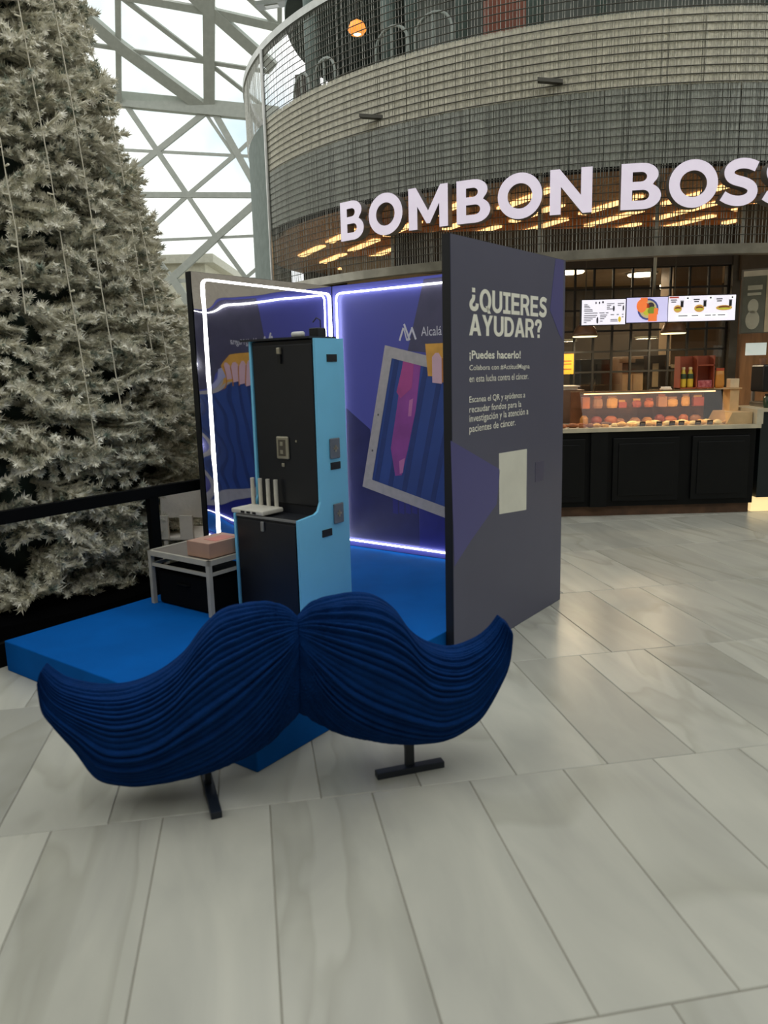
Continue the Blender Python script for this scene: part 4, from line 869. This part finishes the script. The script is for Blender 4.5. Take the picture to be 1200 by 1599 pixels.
pbx = thing('cardboard_box', 'pinkish cardboard box on the low side table', 'box', bw(1.1, 1.45, tz+.004))
card = M('cardboard', (176, 140, 120), .7, 0, .08, 6)
obj('carton', MB().bbox(.965, 1.25, 1.345, 1.555, tz+.004, tz+.10), card, pbx, bevel=.003)
obj('lid_label', MB().bbox(1.04, 1.2, 1.37, 1.48, tz+.10, tz+.1015), M('label_red', (190, 110, 96), .6), pbx)
bg = thing('shade_filler', 'added black block filling the deep shade under the low side table', 'case', bw(1.25, 1.6, PLT))  # added black volume standing in for the deep shade under the table
obj('case', MB().bbox(.962, 1.335, 1.352, 1.872, PLT+.001, PLT+.23), M('shade_black', (5, 6, 7), .8, spec=.1), bg, bevel=.02)
obj('lid', MB().bbox(1.0, 1.33, 1.37, 1.855, PLT+.23, PLT+.25), M('shade_black', (12, 13, 15)), bg, bevel=.01)
obj('handle', MB().tube([bw(.963, 1.55, PLT+.16), bw(.95, 1.56, PLT+.16), bw(.95, 1.66, PLT+.16), bw(.963, 1.67, PLT+.16)], .008, 6), M('shade_black', (12, 13, 15)), bg)
# chair behind the mirror panel
wc = M('chair_white', (240, 232, 220), .55, 0, .06, 8, bump=.3, bscale=40)
c0 = atY(290, 770, 5.62); cz = c0[2]
chx, chy = c0[0], 5.62
cX = np.array([.80, -.12, 0]); cX = np.array([math.cos(-.15), math.sin(-.15), 0]); cY = np.array([-cX[1], cX[0], 0]); ch0 = np.array([chx-.01, chy, 0])
chair = thing('plastic_chair', 'pale plastic chair standing between the tree and the mirror panel', 'chair', ch0)
def cq(x, y, z): return ch0+cX*x+cY*y+ZD*z
def backf(a, b):
    x = (a-.5)*.40*(1-.10*b); z = .60+.22*b-(.03 if (a < .06 or a > .94) and b > .9 else 0); return cq(x, .04*(1-4*(a-.5)**2)-.05*b*.4, z)
m = MB().grid(backf, 14, 10); V = list(m.v); n0 = len(V); m.v += [tuple(np.array(p)+cY*.018) for p in V]; F0 = list(m.f); m.f += [tuple(i+n0 for i in reversed(f)) for f in F0]
bk = obj('backrest', m, wc, chair, smooth=True)
for x in (-.175, 0, .175): obj('back_post', MB().obox(cq(x, .0, .53), cX*(.03 if x else .05), cY*.012, ZD*.09), wc, chair)
obj('seat', MB().obox(cq(0, .22, .44), cX*.21, cY*.21, ZD*.015), wc, chair, bevel=.01)
for x in (-.18, .18):
    for y in (.02, .40): obj('leg', MB().tube([cq(x*1.08, y, 0), cq(x, y, .43)], .02, 8), wc, chair)
# barrier in front of the tree
bar_b = M('barrier_black', (5, 6, 7), .7, spec=.1)
br = thing('tree_barrier', 'black rail barrier in front of the frosted tree', 'barrier', bw(.6, 2.14, 0))
obj('top_rail', MB().bbox(-1.6, 1.62, 2.12, 2.17, .83, .905), bar_b, br)
for u_ in (-1.5, -.2, 1.165): obj('post', MB().bbox(u_-.035, u_+.035, 2.12, 2.17, 0, .84), bar_b, br)
obj('base_board', MB().bbox(-1.6, 1.62, 2.10, 2.14, 0, .14), bar_b, br)

# ================================================================== FROSTED TREE
TX, TY, APX = -3.58, 6.48, 9.7
def trad(z): return max(.05, 2.33*(1-(z-.1)/APX)*min(1, .83+.17*max(z, 0)/1.1))
tree = thing('christmas_tree', 'huge frosted artificial fir tree at the left edge', 'tree', (TX, TY, 0))
obj('trunk', MB().lathe([(.16, 0), (.14, 3), (.08, 7), (.03, APX)], (TX, TY, 0), 12), M('trunk_brown', (58, 50, 40), .8), tree)
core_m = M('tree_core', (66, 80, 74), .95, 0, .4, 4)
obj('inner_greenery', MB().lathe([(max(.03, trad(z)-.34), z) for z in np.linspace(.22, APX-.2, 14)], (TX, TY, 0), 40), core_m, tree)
obj('stand', MB().lathe([(2.12, 0), (2.12, .10), (2.05, .14)], (TX, TY, 0), 40), M('stand_black', (5, 5, 6), .9, spec=.05), tree)
def make_fir_mat():
    m = bpy.data.materials.new('frosted_fir'); m.use_nodes = True; t = m.node_tree; p = t.nodes['Principled BSDF']
    g = t.nodes.new('ShaderNodeNewGeometry'); n = t.nodes.new('ShaderNodeTexNoise'); n.inputs['Scale'].default_value = 9; n.inputs['Detail'].default_value = 8; n.inputs['Roughness'].default_value = .7
    t.links.new(g.outputs['Position'], n.inputs['Vector']); r = t.nodes.new('ShaderNodeValToRGB'); e = r.color_ramp.elements
    e[0].position = .36; e[0].color = (*s2l((124, 138, 124)), 1); e[1].position = .60; e[1].color = (*s2l((253, 250, 235)), 1)
    k = r.color_ramp.elements.new(.48); k.color = (*s2l((220, 216, 196)), 1)
    t.links.new(n.outputs['Fac'], r.inputs['Fac']); t.links.new(r.outputs['Color'], p.inputs['Base Color']); p.inputs['Roughness'].default_value = .9
    p.inputs['Specular IOR Level'].default_value = .15
    return m
fir = make_fir_mat()
def bough(seed):
    R = random.Random(seed); m = MB(); L = .42
    def twig(p, d, l, r):
        d = d/np.linalg.norm(d); pts = []; rs = []
        bend = np.array([0, 0, R.uniform(-.2, .35)])
        for i in range(4):
            t = i/3; pts.append(p+d*l*t+bend*l*t*t*.6); rs.append(r*(1-.55*t)*R.uniform(.8, 1.25))
        m.tube(pts, rs, 5)
        for i in range(int(60+150*l)):
            t = R.uniform(.05, 1.0); q = p+d*l*t+bend*l*t*t*.6; a = np.array([R.gauss(0, 1), R.gauss(0, 1), R.gauss(0, 1)]); a -= d*(a @ d); a /= np.linalg.norm(a)+1e-9
            s = np.cross(a, d); w = .0065; ln = R.uniform(.030, .052); e = q+(a*.8+d*.6+np.array([0, 0, .15]))*ln
            m.add([q-s*w+a*r*.4, q+s*w+a*r*.4, e], [(0, 1, 2)])
    main = np.array([1, 0, .1]); twig(np.zeros(3), main, L, .017)
    for i in range(5):
        x = L*(.12+.17*i); l = L*(.62-.08*i)
        for s in (-1, 1): twig(np.array([x, 0, .02*i/5]), np.array([.85+R.uniform(-.15, .2), s*R.uniform(.7, 1.0), R.uniform(-.25, .35)]), l*R.uniform(.8, 1.1), .014)
    me = bpy.data.meshes.new('bough'); me.from_pydata(m.v, [], m.f); me.materials.append(fir); me.update()
    return me, np.array(m.v), m.f
VAR = [bough(s) for s in range(6)]
place = []
zz = .16
while zz < 7.6:
    rr = trad(zz); circ = 2*math.pi*rr; nb = max(4, int(circ/.178)); ph = random.uniform(0, 6)
    for i in range(nb):
        a = ph+2*math.pi*i/nb+random.uniform(-.06, .06)
        ca = math.atan2(-TY, -TX); da = (a-ca+math.pi) % (2*math.pi)-math.pi
        if abs(da) > 2.0: continue
        z = zz+random.uniform(-.08, .08); r0 = rr-.36+random.uniform(-.08, .07)
        if r0 < .02: r0 = .02
        pos = np.array([TX+r0*math.cos(a), TY+r0*math.sin(a), max(z, .12)])
        rot = Matrix.Rotation(a+random.uniform(-.55, .55), 4, 'Z') @ Matrix.Rotation(random.uniform(-.12, .55) if zz > .4 else random.uniform(-.25, .1), 4, 'Y') @ Matrix.Rotation(random.uniform(-.7, .7), 4, 'X')
        s = random.uniform(.85, 1.2)*(.7+.3*min(1, rr/1.2)); place.append((pos, rot, s, random.randrange(6)))
    zz += .145
def inview(p):
    d = p-CC; w = d @ CF
    if w < .2: return 1e9
    x = PCX+FPX*(d @ CR)/w; y = PCY-FPX*(d @ CU)/w
    return (np.linalg.norm(d) if (-30 < x < 330 and -30 < y < 1000) else 1e3+np.linalg.norm(d))
# those that face the camera and stand nearest come first
place.sort(key=lambda q: inview(q[0])+(4 if (q[0][:2]-np.array([TX, TY])) @ (-q[0][:2]) < 0 else 0))
for pos, rot, s, k in place[:296]:
    o = bpy.data.objects.new('bough', VAR[k][0]); link(o, tree, pos); o.rotation_euler = rot.to_euler(); o.scale = (s, s, s)
RV = []; RF = []; off = 0
for pos, rot, s, k in place[296:]:
    R3 = np.array(rot.to_3x3())*s; RV.append(VAR[k][1] @ R3.T+pos-np.array([TX, TY, 0])); RF += [tuple(i+off for i in f) for f in VAR[k][2]]; off += len(VAR[k][1])
me = bpy.data.meshes.new('far_boughs'); me.from_pydata(np.concatenate(RV).tolist(), [], RF); me.materials.append(fir); me.update()
fb = bpy.data.objects.new('far_boughs', me); link(fb, tree, np.array([TX, TY, 0.0])); fb['kind'] = 'stuff'
# light strings hanging down the tree
cordm = M('string_wire', (196, 190, 168), .5); bulbm = M('string_bulb', (236, 230, 205), .4)
def tree_on(x, y):                              # where a picture ray meets the cone of bough tips
    r = ray(x, y)
    for t in np.linspace(3.5, 9.5, 1200):
        p = CC+r*t
        if math.hypot(p[0]-TX, p[1]-TY) < trad(p[2])+.10: return p
    return None
for pts, lab in (([(28, 0), (52, 130), (75, 250), (90, 340), (105, 430), (128, 560), (150, 700)], 'string of fairy lights down the tree, longest and second from the left edge'),
                 ([(83, 0), (105, 120), (130, 260), (143, 340), (155, 430), (172, 530), (190, 640)], 'string of fairy lights down the middle of the tree'),
                 ([(125, 20), (145, 85), (165, 150), (180, 215), (195, 290)], 'string of fairy lights high on the tree near its right edge'),
                 ([(0, 215), (12, 290), (25, 360), (40, 490)], 'string of fairy lights at the far left edge of the photo'),
                 ([(205, 350), (214, 405), (222, 460), (240, 560)], 'string of fairy lights low on the tree, left of the closest pair'),
                 ([(215, 330), (228, 390), (250, 500), (266, 590)], 'string of fairy lights low on the tree nearest its right edge')):
    P = [tree_on(*p) for p in pts]; P = [p for p in P if p is not None]
    if len(P) < 2: continue
    t = thing('fairy_lights', lab, 'string lights', P[-1], 'fairy light strings on the tree')
    obj('wire', MB().tube(P, .0045, 5), cordm, t)
    for i in range(len(P)-1):
        for f in (.2, .6):
            c = P[i]*(1-f)+P[i+1]*f; s = random.choice((-1, 1)); obj('bulb', MB().tube([c, c+np.array([.035*s, -.02, .008])], [.005, .008], 5), bulbm, t)

# ================================================================== MOUSTACHE
hair = M('moustache_navy', (4, 43, 94), .8, 0, .14, 14, bump=.5, bscale=90, spec=.08)
leg_m = M('moustache_leg', (22, 30, 40), .5)
pA, pB = np.array([-.73, 2.83, 0]), np.array([.08, 2.97, 0])
mxd = (pB-pA)/np.linalg.norm(pB-pA); mnd = np.array([mxd[1], -mxd[0], 0])
mu = thing('moustache_bench', 'giant navy blue moustache sculpture on two black feet in front of the platform', 'sculpture', (pA+pB)/2)
def mpt(x, y): return onplane(x, y, pA, mnd)
def cr(P, t):
    n = len(P)-1; f = t*n; i = min(int(f), n-1); f -= i
    p0, p1, p2, p3 = P[max(i-1, 0)], P[i], P[i+1], P[min(i+2, n)]
    return .5*((2*p1)+(-p0+p2)*f+(2*p0-5*p1+4*p2-p3)*f*f+(-p0+3*p1-3*p2+p3)*f**3)
LT = [(465, 964), (447, 951), (415, 944), (380, 947), (345, 957), (315, 985), (285, 1025), (245, 1055), (200, 1073), (150, 1077), (105, 1068), (82, 1054), (66, 1040)]
LB = [(467, 1110), (440, 1136), (405, 1160), (365, 1180), (322, 1196), (275, 1207), (235, 1213), (200, 1214), (156, 1203), (122, 1160), (90, 1125), (70, 1100), (64, 1056)]
RT = [(465, 964), (486, 947), (520, 937), (555, 932), (590, 937), (620, 957), (646, 991), (675, 1010), (710, 1016), (745, 1004), (768, 985), (784, 962)]
RB = [(467, 1110), (500, 1125), (535, 1138), (575, 1146), (615, 1150), (650, 1151), (688, 1147), (720, 1131), (748, 1108), (775, 1062), (790, 1028), (796, 978)]
def half(top, bot, seed):
    T = [mpt(*p) for p in top]; Bm = [mpt(*p) for p in bot]; NP = 348; R = random.Random(seed)
    nrid = 52; ph = [R.uniform(-.35, .35) for _ in range(nrid+1)]; am = [R.uniform(.35, 1.35) for _ in range(nrid+1)]
    def prof_d(s): return .045+.175*math.sin(math.pi*min(1, (s*1.0+.13)/.62)*.5)*(1-max(0, (s-.3)/.7)**1.4*.86)
    def fn(a, b):
        s = a; t, bo = cr(T, s), cr(Bm, s); mid = (t+bo)/2; h = (t-bo)/2; d = prof_d(s)
        endk = 1.0 if s < .985 else max(.25, (1-s)/.015)
        phi = 2*math.pi*b
        x = min(b, 1-b)*nrid/(1-.52*math.exp(-s/.17))+.35*math.sin(s*4+b*9)+(17 if b > .5 else 0); i = int(math.floor(x)) % nrid; fx = x-math.floor(x)
        gro = (1-abs(2*fx-1)**2.6)*am[i]                      # rounded strand, sharp groove between
        fine = .25*math.sin(b*nrid*2*math.pi*3.0+s*6+i)
        fade = min(1, s*7+.15)*(1-.55*s)
        amp = .024*fade
        seam = 1-.10*math.exp(-(s/.05)**2)
        c, sn = math.cos(phi), math.sin(phi)
        ex = abs(c)**.9*(1 if c > 0 else -1); ey = abs(sn)**.8*(1 if sn > 0 else -1)
        base = mid+h*ex*endk+mnd*(d*ey*endk*seam)
        rad = h/np.linalg.norm(h)*c+mnd*sn
        return base+rad*(amp*(gro-.75)+amp*.25*fine)*endk
    m = MB().grid(fn, 150, NP, True)
    n = len(m.v); m.f.append(tuple(range(n-NP, n))); m.f.append(tuple(range(NP-1, -1, -1)))
    return m
hl = half(LT, LB, 3); hr = half(RT, RB, 5)
obj('left_half', hl, hair, mu, smooth=True); obj('right_half', hr, hair, mu, smooth=True)
for (e0, e1, post) in (((316, 1190), (339, 1279), (326, 1230)), ((588, 1215), (692, 1195), (640, 1203))):
    a, b_, p = onz(*e0), onz(*e1), onz(*post); d = (b_-a); L = np.linalg.norm(d); d /= L; s = np.cross(d, ZD)
    obj('foot_bar', MB().obox((a+b_)/2+ZD*.014, d*L/2, s*.021, ZD*.014), leg_m, mu, bevel=.003)
    obj('post', MB().obox(p+ZD*.17, d*.018, s*.012, ZD*.15), leg_m, mu)
